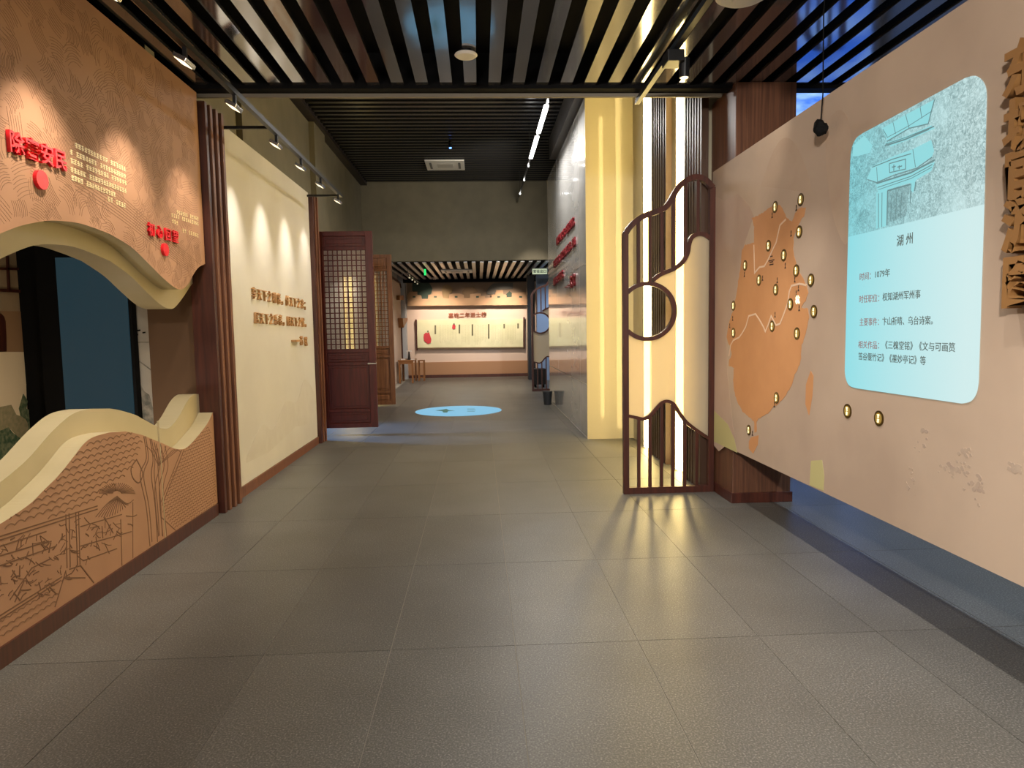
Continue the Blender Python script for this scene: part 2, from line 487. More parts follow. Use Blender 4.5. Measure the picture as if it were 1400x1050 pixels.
    def mesh(self, name, m=None):
        me = bpy.data.meshes.new(name)
        me.from_pydata(self.v, [], self.f)
        for x in (self.mats or [m]):
            me.materials.append(x)
        if self.mats:
            me.polygons.foreach_set('material_index', self.mi)
        bm = bmesh.new(); bm.from_mesh(me)
        bmesh.ops.recalc_face_normals(bm, faces=bm.faces)
        bm.to_mesh(me); bm.free()
        return me

    def build(self, name, m=None, parent=None, smooth=False, bevel=0):
        me = self.mesh(name, m)
        if smooth:
            me.polygons.foreach_set('use_smooth', [True] * len(me.polygons))
        o = bpy.data.objects.new(name, me)
        COL.objects.link(o)
        if parent is not None:
            o.parent = parent
            o.matrix_parent_inverse = Matrix.Translation(parent.location).inverted() if parent.parent is None else Matrix.Identity(4)
        if bevel:
            md = o.modifiers.new('bevel', 'BEVEL'); md.width = bevel; md.segments = 2; md.limit_method = 'ANGLE'
        return o


def tag(o, label=None, cat=None, group=None, kind=None):
    if label: o['label'] = label
    if cat: o['category'] = cat
    if group: o['group'] = group
    if kind: o['kind'] = kind
    return o


def thing(name, label, cat, loc=(0, 0, 0), group=None, kind=None):
    o = bpy.data.objects.new(name, None)
    o.empty_display_size = .1
    COL.objects.link(o); o.location = loc
    return tag(o, label, cat, group, kind)


def structure(name, label=None):
    o = bpy.data.objects.new(name, None)
    COL.objects.link(o)
    return tag(o, label, None, None, 'structure')


def copy_tree(o, parent=None):
    c = o.copy(); COL.objects.link(c)
    if parent is not None:
        inv = o.matrix_parent_inverse.copy()
        c.parent = parent
        c.matrix_parent_inverse = inv
    for ch in list(o.children):
        copy_tree(ch, c)
    return c


def smooth_pts(pts, n=6):
    out = []
    P = [np.array(p, float) for p in pts]
    for i in range(len(P) - 1):
        p0 = P[max(i - 1, 0)]; p1 = P[i]; p2 = P[i + 1]; p3 = P[min(i + 2, len(P) - 1)]
        for t in np.linspace(0, 1, n, endpoint=False):
            out.append(tuple(.5 * ((2 * p1) + (-p0 + p2) * t + (2 * p0 - 5 * p1 + 4 * p2 - p3) * t * t + (-p0 + 3 * p1 - 3 * p2 + p3) * t ** 3)))
    out.append(tuple(P[-1]))
    return out


_GLY = {}


def glyph(ch, m, bold=.0, depth=.2):
    """one character as a mesh in the unit em, centred; depth along +z from 0"""
    key = (ch, m.name, bold, depth)
    if key in _GLY:
        return _GLY[key]
    c = bpy.data.curves.new('glyph', 'FONT')
    c.body = ch; c.extrude = depth / 2; c.resolution_u = 2; c.offset = bold
    o = bpy.data.objects.new('glyph', c); COL.objects.link(o)
    dg = bpy.context.evaluated_depsgraph_get()
    me = bpy.data.meshes.new_from_object(o.evaluated_get(dg))
    bpy.data.objects.remove(o); bpy.data.curves.remove(c)
    xs = [v.co.x for v in me.vertices]
    wide = ord(ch) > 0x2000
    cx = .49 if wide else ((min(xs) + max(xs)) / 2 if xs else 0)
    for v in me.vertices:
        v.co.x -= cx; v.co.y -= .36; v.co.z += depth / 2
    me.materials.clear(); me.materials.append(m)
    me.name = 'letter'
    _GLY[key] = me
    return me


BASIS = {'L': Matrix(((0, 0, 1), (1, 0, 0), (0, 1, 0))),      # on a left-hand wall, facing +X
         'R': Matrix(((0, 0, -1), (-1, 0, 0), (0, 1, 0))),    # on a right-hand wall, facing -X
         'B': Matrix(((1, 0, 0), (0, 0, -1), (0, 1, 0))),     # on a far wall, facing -Y
         'F': Matrix(((1, 0, 0), (0, 1, 0), (0, 0, 1)))}      # on the floor


def letter(ch, side, loc, size, m, parent, name='letter', bold=0., depth=.2, sx=1.0):
    o = bpy.data.objects.new(name, glyph(ch, m, bold, depth))
    COL.objects.link(o)
    mw = BASIS[side] @ Matrix.Diagonal((size * sx, size, size))
    o.parent = parent
    o.matrix_parent_inverse = Matrix.Identity(4)
    o.matrix_basis = Matrix.Translation(Vector(loc) - Vector(parent.location)) @ mw.to_4x4()
    return o


def line_of(text, side, a, b, size, m, parent, name='letter', bold=0., depth=.2, sx=1.0):
    n = len(text)
    for i, ch in enumerate(text):
        if ch == ' ':
            continue
        t = i / (n - 1) if n > 1 else 0
        p = [a[j] + (b[j] - a[j]) * t for j in range(3)]
        letter(ch, side, p, size, m, parent, name, bold, depth, sx)


def text_mesh(text, side, loc, size, m, parent, name='text_line', sx=1.0, bold=0., depth=.02):
    """a whole printed line as one flat mesh, left aligned at loc"""
    c = bpy.data.curves.new('t', 'FONT'); c.body = text; c.extrude = depth / 2; c.resolution_u = 2; c.offset = bold
    o = bpy.data.objects.new('t', c); COL.objects.link(o)
    me = bpy.data.meshes.new_from_object(o.evaluated_get(bpy.context.evaluated_depsgraph_get()))
    bpy.data.objects.remove(o); bpy.data.curves.remove(c)
    for v in me.vertices:
        v.co.y -= .36; v.co.z += depth / 2
    me.materials.clear(); me.materials.append(m); me.name = name
    o = bpy.data.objects.new(name, me); COL.objects.link(o)
    o.parent = parent; o.matrix_parent_inverse = Matrix.Identity(4)
    o.matrix_basis = Matrix.Translation(Vector(loc) - Vector(parent.location)) @ (BASIS[side] @ Matrix.Diagonal((size * sx, size, size))).to_4x4()
    return o


def YZ(p):
    return (p[1], p[2])


def XZ(p):
    return (p[0], p[2])


# ================================================================== SETTING
# ---- floor
TX, TY0, TL = .612, 3.25 - 2.4, 1.2
XL = [-1.69 + TX * k for k in range(-6, 12)]
floor = structure('floor', 'grey speckled stone tile floor with thin pale joints')
MB().box(-6.2, 6.0, -3.4, 23.2, -.12, -.004).build('floor_bed', M_GROUT, floor)
tm = MB().box(.002, TX - .002, .002, TL - .002, -.02, 0).mesh('floor_tile', M_TILE)
for k in range(17):
    x0 = XL[k]
    for r in range(18):
        y0 = TY0 + TL * r
        if x0 < -2.4 and (y0 < 9.2 or y0 > 16): continue
        if x0 > 2.5 and y0 > 8.2: continue
        o = bpy.data.objects.new('floor_tile', tm); COL.objects.link(o)
        o.parent = floor; o.location = (x0, y0, 0)

# ---- front ceiling: glossy strips under a black plenum
ceil1 = structure('ceiling', 'black ceiling with glossy dark strips running down the hall')
MB().box(-2.6, 5.6, -3.2, 6.0, 3.86, 3.92).build('plenum', M_BLACK, ceil1)
pm = MB().box(-.05, .05, -3.1, 5.88, 3.6, 3.625).mesh('ceiling_plank', M_PLANK)
for k in range(39):
    x = -2.23 + .2 * k
    o = bpy.data.objects.new('ceiling_plank', pm); COL.objects.link(o); o.parent = ceil1; o.location = (x, 0, 0)
MB().box(-2.6, 5.6, 5.88, 6.0, 3.575, 5.3).build('end_beam', M_BLACK, ceil1)
MB().box(-2.45, 2.15, 6.0, 6.03, 3.545, 3.585).build('beam_trim', mat('grey_trim', (128, 120, 104), .6), ceil1)

# ---- high ceiling with cross slats
ceil2 = structure('ceiling_high', 'high black ceiling with fine cross slats')
MB().box(-2.95, 5.8, 6.0, 16.9, 5.3, 5.36).build('plenum', M_BLACK, ceil2)
sm = MB().box(-2.6, 1.9, -.045, .045, 5.1, 5.14).mesh('ceiling_slat', M_PLANK2)
for k in range(50):
    o = bpy.data.objects.new('ceiling_slat', sm); COL.objects.link(o); o.parent = ceil2; o.location = (0, 6.75 + .2 * k, 0)
MB().box(-2.75, -2.6, 6.1, 16.7, 5.04, 5.3).build('edge_trim', mat('dark_brown_trim', (34, 24, 20), .6), ceil2)

# ---- far ceiling
ceil3 = structure('ceiling_far', 'low black ceiling of the far room with grey slats')
MB().box(-3.0, 4.0, 16.75, 23.0, 3.42, 3.48).build('plenum', M_BLACK, ceil3)
fm = MB().box(-.045, .045, 16.8, 22.1, 3.2, 3.23).mesh('ceiling_slat', M_PLANK3)
for k in range(29):
    o = bpy.data.objects.new('ceiling_slat', fm); COL.objects.link(o); o.parent = ceil3; o.location = (-2.3 + .2 * k, 0, 0)
MB().box(-2.4, 3.2, 22.1, 22.2, 3.1, 3.4).build('end_beam', M_BLACK, ceil3)

# ---- walls
wl = structure('wall_left', 'olive grey plaster wall above the doors')
MB().box(-2.95, -2.75, 6.05, 9.95, 0, 5.3).box(-2.95, -2.75, 9.95, 16.7, 3.05, 5.3).build('wall_plaster', M_GREYW, wl)
MB().box(-2.75, -2.66, 11.7, 12.5, 3.05, 5.04).build('pilaster', M_GREYW, wl)
MB().box(-2.75, -2.68, 8.2, 9.0, 2.2, 5.04).build('pilaster', M_GREYW, wl)
wb = structure('wall_bulkhead', 'olive grey bulkhead above the far room opening')
MB().box(-6.0, 5.6, 16.7, 16.9, 3.24, 5.36).box(-6.0, -2.4, 16.7, 16.9, 0, 3.24).build('wall_plaster', M_GREYW, wb)
wr = structure('wall_right', 'cream wall with dark fins and two glowing light strips')
MB().box(2.15, 2.35, 6.42, 9.45, 0, 5.2).build('wall_plaster', M_YEL, wr)
fin = MB().box(2.085, 2.15, -.02, .02, .0, 5.1).mesh('wall_fin', M_FIN)
for y in [6.36 + .082 * k for k in range(7)] + [7.56 + .098 * k for k in range(7)]:
    o = bpy.data.objects.new('wall_fin', fin); COL.objects.link(o); o.parent = wr; o.location = (0, y, 0)
for y in (7.14, 8.56):
    MB().box(2.10, 2.15, y - .06, y + .06, .02, 5.1).build('light_strip', M_LED, wr)
wf = structure('wall_back', 'far wall in pinkish paint with a tan dado')
MB().box(-2.6, 2.2, 22.6, 22.8, 0, 3.4).build('wall_plaster', M_PINK, wf)
MB().box(-2.4, 1.68, 22.57, 22.6, .1, .52).build('dado', M_TAN, wf)
MB().box(-2.4, 1.68, 22.55, 22.6, 0, .1).build('skirting', M_DWOOD, wf)
wfl = structure('wall_far_left', 'pale left wall of the far room')
MB().box(-2.72, -2.58, 16.9, 22.6, 0, 3.4).box(-2.58, -2.36, 22.2, 22.6, 0, 3.4).build('wall_plaster', mat('pale_grey_wall', (190, 192, 196), .8), wfl)
wfr = structure('wall_far_right', 'blue lit panel wall at the right of the far room')
MB().box(1.75, 4.2, 20.6, 20.8, 0, 3.4).build('wall_plaster', M_BLUEW, wfr)
MB().box(1.5, 1.72, 20.9, 21.3, 0, 3.2).build('column', mat('charcoal_column', (40, 40, 44), .5), wfr)
ws = structure('wall_outer', 'walls closing the hall out of view')
MB().box(5.6, 5.8, -3.3, 9.6, 0, 5.3).box(-6.2, -6.0, 9.2, 16.9, 0, 5.3).box(-6, -2.95, 9.2, 9.4, 0, 5.3)\
    .box(-2.6, 5.8, -3.3, -3.1, 0, 3.9).box(-6.0, -2.95, 9.2, 16.9, 3.3, 3.4).box(-2.6, -2.45, -3.3, 1.0, 0, 3.6)\
    .box(2.35, 5.8, 9.45, 9.6, 0, 5.3).build('wall_plaster', mat('warm_white_wall', (200, 188, 168), .85), ws)

# ================================================================== LEFT: waved display wall
XW = -2.3
dw = thing('display_wall', 'brown line-drawn display wall on the left with a wave-edged opening', 'display wall', (XW, 4, 0))


def curve(pts, X, off, sc, n=5):
    return smooth_pts([YZ(onX(off[0] + a / sc, off[1] + b / sc, X)) for a, b in pts], n)


up_f = curve([(0, 205), (200, 130), (400, 90), (550, 82), (750, 105), (900, 150)], XW, (0, 290), 7) + \
    curve([(0, 208), (200, 330), (350, 470), (500, 620), (620, 720), (690, 738), (750, 690), (800, 600), (850, 530), (910, 497)], XW, (150, 290), 7)
y_, z_ = up_f[0]
up_f = smooth_pts([(2.25, z_ - .5), (2.5, z_ - .38), (2.85, z_ - .17), (3.1, z_ - .055)], 5) + up_f
up_poly = up_f + [(5.93, up_f[-1][1]), (5.93, 3.56), (.9, 3.56), (.9, .1), (2.25, .1)]
MB().prism(up_poly, 'X', XW, XW - .12, M_BROWN, M_KHAKI).build('upper_board', None, dw)

up_r = curve([(0, 450), (200, 360), (350, 315), (500, 308), (700, 330), (900, 400)], XW - .12, (0, 290), 7) + \
    curve([(0, 465), (200, 610), (350, 760), (480, 880), (560, 922), (620, 915), (700, 820), (780, 700), (825, 655)], XW - .12, (150, 290), 7)
y_, z_ = up_r[0]
up_r = smooth_pts([(2.2, z_ - .52), (2.5, z_ - .4), (2.9, z_ - .2), (3.2, z_ - .06)], 5) + up_r
up_rp = up_r + [(up_r[-1][0], 3.2), (2.2, 3.2)]
MB().prism(up_rp, 'X', XW - .121, XW - .3, M_KHAKI).build('upper_rim', None, dw)

lo_f = curve([(-120, 1290), (0, 1235), (276, 1050), (420, 910), (560, 770), (690, 610), (800, 470), (900, 400), (1050, 358)], XW, (0, 540), 7) + \
    curve([(150, 488), (300, 520), (400, 560), (500, 600), (600, 645), (680, 660), (740, 640), (820, 560), (930, 420), (985, 308)], XW, (150, 520), 7)
lo_f = [p for p in lo_f]
lo_poly = [(2.26, .1)] + [(2.26, lo_f[0][1] - .25)] + lo_f + [(5.93, lo_f[-1][1]), (5.93, .1)]
MB().prism(lo_poly, 'X', XW, XW - .12, M_BROWN, M_KHAKI).build('lower_board', None, dw)
lo_r = curve([(-300, 1060), (0, 840), (270, 610), (500, 350), (700, 180), (880, 132)], XW - .12, (0, 540), 7) + \
    curve([(0, 270), (100, 287), (250, 332), (330, 376), (530, 466), (640, 380), (740, 205), (800, 140), (850, 130), (897, 128)], XW - .12, (150, 520), 7)
lo_rp = [(2.2, .1), (2.2, lo_r[0][1] - .2)] + lo_r + [(lo_r[-1][0], .1)]
MB().prism(lo_rp, 'X', XW - .121, XW - .26, M_KHAKI).build('lower_rim', None, dw)
MB().box(XW - .12, XW + .015, .9, 5.9, 0, .1).build('skirting', M_DWOOD, dw)
xs = onX(224, 700, XW)[1]
MB().box(XW - .01, XW + .002, xs - .004, xs + .004, .1, .95).build('panel_joint', M_KHAKI, dw)


def inside(p, poly):
    c = False; n = len(poly); j = n - 1
    for i in range(n):
        if (poly[i][1] > p[1]) != (poly[j][1] > p[1]) and p[0] < (poly[j][0] - poly[i][0]) * (p[1] - poly[i][1]) / (poly[j][1] - poly[i][1]) + poly[i][0]:
            c = not c
        j = i
    return c


rnd = random.Random(3)
# engraved line drawing, lower board: roof tiles, beams, trees, a parasol
def px(pts):
    return [YZ(onX(a, 560 + 0 * a + b, XW)) for a, b in pts]


eng = MB()
def stroke(pts, wd=.006, d=.0015):
    pts = [p for p in pts]
    d *= rnd.uniform(.6, 1.2)      # strokes differ in relief, so that crossings never share a face
    run = []
    for p in pts:
        if inside(p, lo_poly) or inside(p, up_poly):
            run.append(p)
        else:
            if len(run) > 1: eng.bar2d(run, wd, 'X', XW - .001, XW + d)
            run = []
    if len(run) > 1: eng.bar2d(run, wd, 'X', XW - .001, XW + d)


def scallops(region, du, dv, tilt, wd):
    ys = [p[0] for p in region]; zs = [p[1] for p in region]
    z = min(zs) - 1; row = 0
    while z < max(zs) + 1:
        y = min(ys) + (row % 2) * du / 2
        while y < max(ys):
            zz = z + tilt * (y - min(ys))
            if inside((y, zz), region) and inside((y + du, zz + tilt * du), region):
                stroke([(y + du * t, zz + tilt * du * t + .2 * du * math.sin(math.pi * t)) for t in (0, .2, .4, .6, .8, 1)], wd)
            y += du
        z += dv; row += 1


pxl = lambda a, b: YZ(onX(a / 3, 560 + b / 3, XW))
roof1 = [pxl(0, 480), pxl(300, 190), pxl(400, 95), pxl(560, 90), pxl(595, 120), pxl(560, 230), pxl(470, 330), pxl(400, 380), pxl(0, 520)]
eng0 = eng; eng = MB()
scallops(roof1, .072, .037, -.02, .006)
roof2 = [pxl(745, 175), pxl(860, 60), pxl(885, 200), pxl(890, 400), pxl(720, 490), pxl(660, 430), pxl(660, 380)]
scallops(roof2, .05, .024, 0, .0045)
roof3 = [pxl(-30, 870), pxl(250, 700), pxl(230, 800), pxl(-30, 960)]
scallops(roof3, .05, .035, 0, .005)
tag(eng.build('roof_tile_drawing', mat('roof_tile_line', (126, 90, 64), .7), dw), kind='stuff')
eng = eng0
for seg in ([(0, 520), (400, 395)], [(0, 535), (400, 408)], [(745, 165), (660, 380)], [(755, 165), (668, 385)], [(660, 440), (720, 495), (890, 405)],
            [(0, 860), (250, 700)], [(0, 845), (255, 685)], [(240, 815), (285, 655), (330, 640), (385, 710)], [(225, 810), (270, 660)], [(270, 690), (350, 690)],
            [(270, 430), (275, 650)], [(283, 425), (288, 648)], [(310, 420), (318, 640)], [(322, 418), (328, 636)],
            [(545, 380), (545, 610)], [(555, 378), (556, 606)], [(495, 450), (500, 640)], [(0, 560), (190, 500)], [(0, 640), (230, 560)], [(40, 780), (130, 650), (210, 610)],
            [(60, 790), (100, 700)], [(0, 600), (200, 540)], [(330, 480), (500, 430)], [(330, 560), (540, 500)], [(340, 620), (480, 570)]):
    stroke([pxl(*p) for p in seg], .007)
# trees
for dx in (0, 14, 46, 58, 75):
    stroke(smooth_pts([pxl(590 + dx * .5, 110), pxl(600 + dx * .6, 200), pxl(575 + dx, 270), pxl(600 + dx * .8, 400), pxl(615 + dx * .7, 560)], 6), .009)
stroke(smooth_pts([pxl(560, 205), pxl(538, 240), pxl(545, 280), pxl(570, 300), pxl(585, 260), pxl(560, 205)], 5), .009)
for dx in (0, 18, 34):
    stroke(smooth_pts([pxl(640 + dx, 140), pxl(655 + dx, 230), pxl(635 + dx, 330), pxl(650 + dx, 520)], 6), .008)
for k in range(9):
    stroke(smooth_pts([pxl(650, 230), pxl(620 + 14 * k, 170 - 3 * (k % 3)), pxl(600 + 20 * k, 150 + 8 * (k % 4))], 4), .005)
# parasol
for k in range(15):
    a = k / 14
    stroke(smooth_pts([pxl(480, 355), pxl(440 + 80 * a, 385), pxl(393 + 155 * a, 440 + 25 * math.sin(math.pi * a) - 70 * a)], 4), .005)
for k in range(24):
    a = math.pi * (.05 + .9 * k / 23)
    stroke([pxl(480 - 18 * math.cos(a), 345 - 12 * math.sin(a)), pxl(480 - 75 * math.cos(a), 350 - 50 * math.sin(a))], .004)
# little figures and stalls: short strokes
rnd = random.Random(3)
for k in range(230):
    a, b = rnd.uniform(0, 540), rnd.uniform(430, 760)
    if b < 520 - .3 * a + 20 or b > 930 - .85 * a: continue
    l = rnd.uniform(8, 30); t = rnd.uniform(0, 3.1)
    stroke(smooth_pts([pxl(a, b), pxl(a + l * math.cos(t), b + l * math.sin(t)), pxl(a + l * math.cos(t) * 1.6, b + l * math.sin(t) * 1.6 + rnd.uniform(-12, 12))], 3), rnd.choice((.004, .005, .007)))
tag(eng.build('engraved_drawing', M_LINE, dw), kind='stuff')

# fine line drawing on the upper board: patches of parallel strokes
eng = MB()
rnd = random.Random(11)
cell = .135
for gy in range(int((5.95 - 2.2) / cell)):
    for gz in range(int((3.56 - 1.6) / cell)):
        y = 2.2 + (gy + rnd.uniform(.35, .65)) * cell; z = 1.6 + (gz + rnd.uniform(.35, .65)) * cell
        if not inside((y, z), up_poly) or rnd.random() < .12: continue
        t = .9 * math.sin(y * 2.1 + 1.3 * z) + rnd.choice((0, 0, .5, -.6, 1.3))
        L = cell * rnd.uniform(.9, 1.5); g = rnd.uniform(.012, .02); n = int(cell * .95 / g); bow = rnd.uniform(-.03, .03)
        d = (math.cos(t), math.sin(t)); q = (-d[1], d[0])
        for i in range(n):
            o_ = (i - n / 2) * g; l2 = L * rnd.uniform(.6, 1)
            stroke([(y + d[0] * l2 * s + q[0] * (o_ + bow * (1 - 4 * s * s)), z + d[1] * l2 * s + q[1] * (o_ + bow * (1 - 4 * s * s))) for s in (-.5, -.25, 0, .25, .5)], .0032, .0006)
for i in range(9):   # long eaves lines
    stroke(smooth_pts([(4.1, 2.58 - .022 * i), (4.6, 2.47 - .02 * i), (5.2, 2.3 - .018 * i), (5.9, 2.12 - .016 * i)], 6), .005, .0007)
tag(eng.build('fine_line_drawing', M_LINE2, dw), kind='stuff')

# red letters and dots
ins = thing('wall_lettering', 'four raised red characters with a red dot at the upper left of the brown wall', 'lettering', (XW, 3.5, 2.5), 'red headings on the brown wall')
line_of('除害安民', 'L', onX(18, 196, XW), onX(79, 219, XW), .118, M_RED, ins, bold=.014, depth=.16)
p = onX(53, 246, XW); MB().cyl((XW, p[1], p[2]), .05, .02, 'X', 24).build('dot', M_RED, ins)
ins = thing('wall_lettering', 'four raised red characters with a red dot low beside the dark slat post', 'lettering', (XW, 4.9, 2.2), 'red headings on the brown wall')
line_of('初心回望', 'L', onX(205, 314, XW), onX(238, 324, XW), .098, M_RED, ins, bold=.014, depth=.16)
p = onX(223.6, 341.4, XW); MB().cyl((XW, p[1], p[2]), .046, .02, 'X', 24).build('dot', M_RED, ins)


def scribble(mb, y, z, s, X, up=(0, 1), sgn=1, rr=rnd):
    """an illegibly small character: a few tiny strokes"""
    for i in range(3):
        zz = z + s * (.3 - .3 * i) + rr.uniform(-.05, .05) * s
        mb.box(min(X, X + .003 * sgn), max(X, X + .003 * sgn), y - s * rr.uniform(.2, .42), y + s * rr.uniform(.2, .42), zz - s * .06, zz + s * .06)
    yy = y + rr.uniform(-.15, .15) * s
    mb.box(min(X, X + .003 * sgn), max(X, X + .003 * sgn), yy - s * .06, yy + s * .06, z - s * .42, z + s * .42)


def paragraph(parent, lines, s):
    for (xa, ya, xb, yb, n, gaps) in lines:
        a = onX(xa, ya, XW); b = onX(xb, yb, XW)
        mb = MB()
        for i in range(n):
            if i in gaps: continue
            t = i / (n - 1)
            scribble(mb, a[1] + (b[1] - a[1]) * t, a[2] + (b[2] - a[2]) * t, s, XW)
        tag(mb.build('text_line', M_GOLDT, parent), kind='stuff')


ins = thing('wall_text', 'block of small pale gold text right of the upper red heading', 'text', (XW, 4.2, 2.3), 'small gold texts on the brown wall')
paragraph(ins, [(104, 199, 170, 231, 18, (11,)), (97, 208, 170, 241, 20, (1, 9)), (98, 220, 171, 250, 20, (4, 13)), (98, 232, 171, 261, 20, (5,)), (99, 243, 156, 266, 16, (4,)), (148, 272, 170, 281, 7, (2,))], .036)
ins = thing('wall_text', 'small faint gold text above the lower red heading beside the slat post', 'text', (XW, 5.4, 2.3), 'small gold texts on the brown wall')
paragraph(ins, [(242, 290, 270, 299, 12, (6,)), (235, 294, 270, 306, 14, (4,)), (236, 302, 242, 305, 3, ()), (250, 315, 270, 322, 8, (2,))], .036)

# ---- niche behind
nw = structure('wall_niche', 'inside walls of the niche behind the waved opening')
MB().box(-4.1, -3.9, 1.0, 6.2, 0, 3.3).build('mural_wall', M_MURAL, nw)
MB().box(-3.9, -3.08, 6.02, 6.2, 0, 3.3).build('dark_end_wall', M_BLACK, nw)
MB().box(-3.08, -2.83, 6.02, 6.2, 0, 3.3).build('end_wall', M_SCAPE, nw)
MB().box(-2.83, -2.45, 5.99, 6.2, 0, 3.3).build('return_wall', M_NICHE, nw)
MB().box(-4.1, -2.45, 1.0, 6.2, 3.2, 3.3).build('soffit', M_BLACK, nw)
MB().box(-3.9, -2.45, 1.0, 6.0, 0, .5).build('plinth', M_KHAKI, nw)
MB().box(-3.9, -2.43, .95, 1.05, .5, 3.2).build('near_wall', M_MURAL, nw)
tv = thing('video_screen', 'tall dark blue screen in a black frame inside the niche', 'screen', (-3.4, 5.98, .5))
a = onY(89, 550, 5.93); b = onY(185, 550, 5.93); t = onY(150, 322, 5.93)
MB().box(a[0] - .17, b[0] + .012, 5.94, 6.015, .5, 3.19).build('frame', M_BLACK, tv)
MB().box(a[0], b[0] - .015, 5.93, 5.94, .55, onY(90, 352, 5.93)[2]).build('panel', M_TV, tv)
mu = thing('mural', 'painted mural of a timber house, white wall and green bushes in the niche', 'mural', (-3.9, 4.5, .5))
XM = -3.9
def mpoly(pts, off, sc, d, m, name):
    MB().prism([YZ(onX(off[0] + q[0] / sc, off[1] + q[1] / sc, XM)) for q in pts], 'X', XM, XM + d, m).build(name, None, mu)
mpoly([(-200, 690), (155, 690), (165, 1060), (100, 1400), (-200, 1500)], (0, 330), 4.565, .004, M_MURALW, 'white_wall')
mpoly([(-200, 430), (270, 440), (270, 690), (35, 690), (20, 690), (-200, 690)], (0, 330), 4.565, .003, mat('mural_tan_field', (158, 122, 86), .8), 'tan_field')
for pts, wd in (([(-30, 170), (290, 175)], .02), ([(-30, 303), (270, 322)], .025), ([(40, 90), (50, 305)], .02), ([(180, 80), (195, 312)], .025)):
    MB().bar2d([YZ(onX(q[0] / 4.565, 330 + q[1] / 4.565, XM)) for q in pts], wd, 'X', XM, XM + .015).build('lattice_line', M_DWOOD, mu)
mpoly([(0, 450), (20, 470), (30, 500), (35, 600), (35, 690), (-60, 690), (-60, 470)], (0, 330), 4.565, .008, M_DWOOD, 'dark_post')
b1 = [(215, -10), (255, 60), (240, 130), (285, 150), (300, 60), (330, -60), (380, -100), (440, -60), (430, 60), (420, 250), (500, 700), (-200, 1100), (-200, 380), (0, 340), (70, 310), (110, 360), (190, 420), (270, 340), (250, 240), (190, 200), (175, 130)]
mpoly(b1, (0, 540), 7, .010, M_BUSH, 'green_bush')
mpoly([(-100, 140), (20, 110), (100, 95), (150, 190), (230, 215), (275, 310), (200, 440), (100, 330), (30, 330), (-100, 380)], (0, 540), 7, .007, M_BUSH2, 'olive_bush')
isc = thing('ink_landscape', 'narrow pale ink landscape print between screen and brown return wall', 'print', (-2.95, 6.02, .5))
def ipoly(pts, m, name, wd=None, d=.004):
    q = [XZ(onY(x, y, 6.02)) for x, y in pts]
    if wd: MB().bar2d(q, wd, 'Y', 6.02, 6.02 - d).build(name, m, isc)
    else: MB().prism(q, 'Y', 6.02, 6.02 - d, m).build(name, None, isc)
ipoly([(184, 520), (190, 522), (197, 535), (204, 540), (208, 555), (214, 570), (219, 590), (222, 640), (184, 640)], M_SCAPEI, 'mountain')
ipoly([(209, 545), (211, 532), (217, 525), (217, 560), (213, 556)], M_SCAPEI, 'rock')
for x0, y0, x1, y1 in ((181, 468, 217, 468), (185, 490, 215, 512)):
    ipoly([(x0, y0), (x1, y1)], M_SCAPEI, 'shore_line', .008)
for x, y in ((180, 454), (184, 451), (187, 458), (190, 452), (197, 455), (207, 451), (184, 478)):
    ipoly([(x - 2, y), (x + 2, y - .6)], M_BLACK, 'boat', .012)

# ================================================================== slat posts and quotation panel
def slat_post(label, y0, n, z1, x1):
    t = thing('slat_post', label, 'post', (-2.3, y0, 0), 'dark wood slat posts along the left wall')
    MB().box(-2.44, x1 - .005, y0, y0 + .05, 0, z1).build('front_board', M_DWOOD, t, bevel=.004)
    MB().box(-2.44, -2.36, y0 + .05, y0 + .05 + .11 * n, 0, z1).build('back_board', M_DWOOD, t)
    for k in range(n):
        y = y0 + .1 + .11 * k
        MB().box(-2.36, x1 + .02 * k / n, y, y + .05, 0, z1).build('slat', M_DWOOD2, t, bevel=.003)
    return t


slat_post('tall dark wood slat post between the brown wall and the cream panel', 5.95, 3, 3.5, -2.24)
slat_post('dark wood slat post between the cream panel and the red lattice door', 9.62, 2, 3.45, -2.24)
qp = thing('quotation_panel', 'tall cream wall panel with faint ink hills on the left', 'panel', (-2.3, 8, 0))
MB().box(-2.42, -2.3, 6.34, 9.61, .1, 3.47).build('board', M_CREAM, qp, bevel=.004)
MB().box(-2.42, -2.285, 6.34, 9.61, 0, .1).build('skirting', M_DWOOD2, qp)
hills = smooth_pts([(6.7, .35), (7.2, .6), (7.6, .5), (8.1, .75), (8.6, .7), (9.0, .95), (9.4, .8), (9.58, .6)], 5)
MB().prism(hills + [(9.58, .3), (8.5, .4), (7.4, .28), (6.7, .3)], 'X', -2.3, -2.2985, M_INK).build('ink_hills', None, qp)
ins = thing('raised_quotation', 'raised tan wooden Chinese quotation in two rows on the cream panel', 'lettering', (-2.3, 8, 1.8))
a, b = onX(345.5, 401, -2.3), onX(416.5, 417, -2.3)
line_of('享天下之利者，任天下之患；', 'L', a, b, .13, M_TANL, ins, bold=.0, depth=.17)
a, b = onX(349, 434.5, -2.3), onX(417.5, 441.5, -2.3)
line_of('居天下之乐者，同天下之忧。', 'L', a, b, .13, M_TANL, ins, bold=.0, depth=.17)
a, b = onX(410.8, 466, -2.3), onX(416.8, 467, -2.3)
line_of('苏轼', 'L', a, b, .13, M_TANL, ins, bold=.0, depth=.17)
a = onX(402.5, 466, -2.3)
MB().box(-2.3, -2.24, a[1] - .15, a[1] + .13, a[2] - .012, a[2] + .012).build('dash', M_TANL, ins)

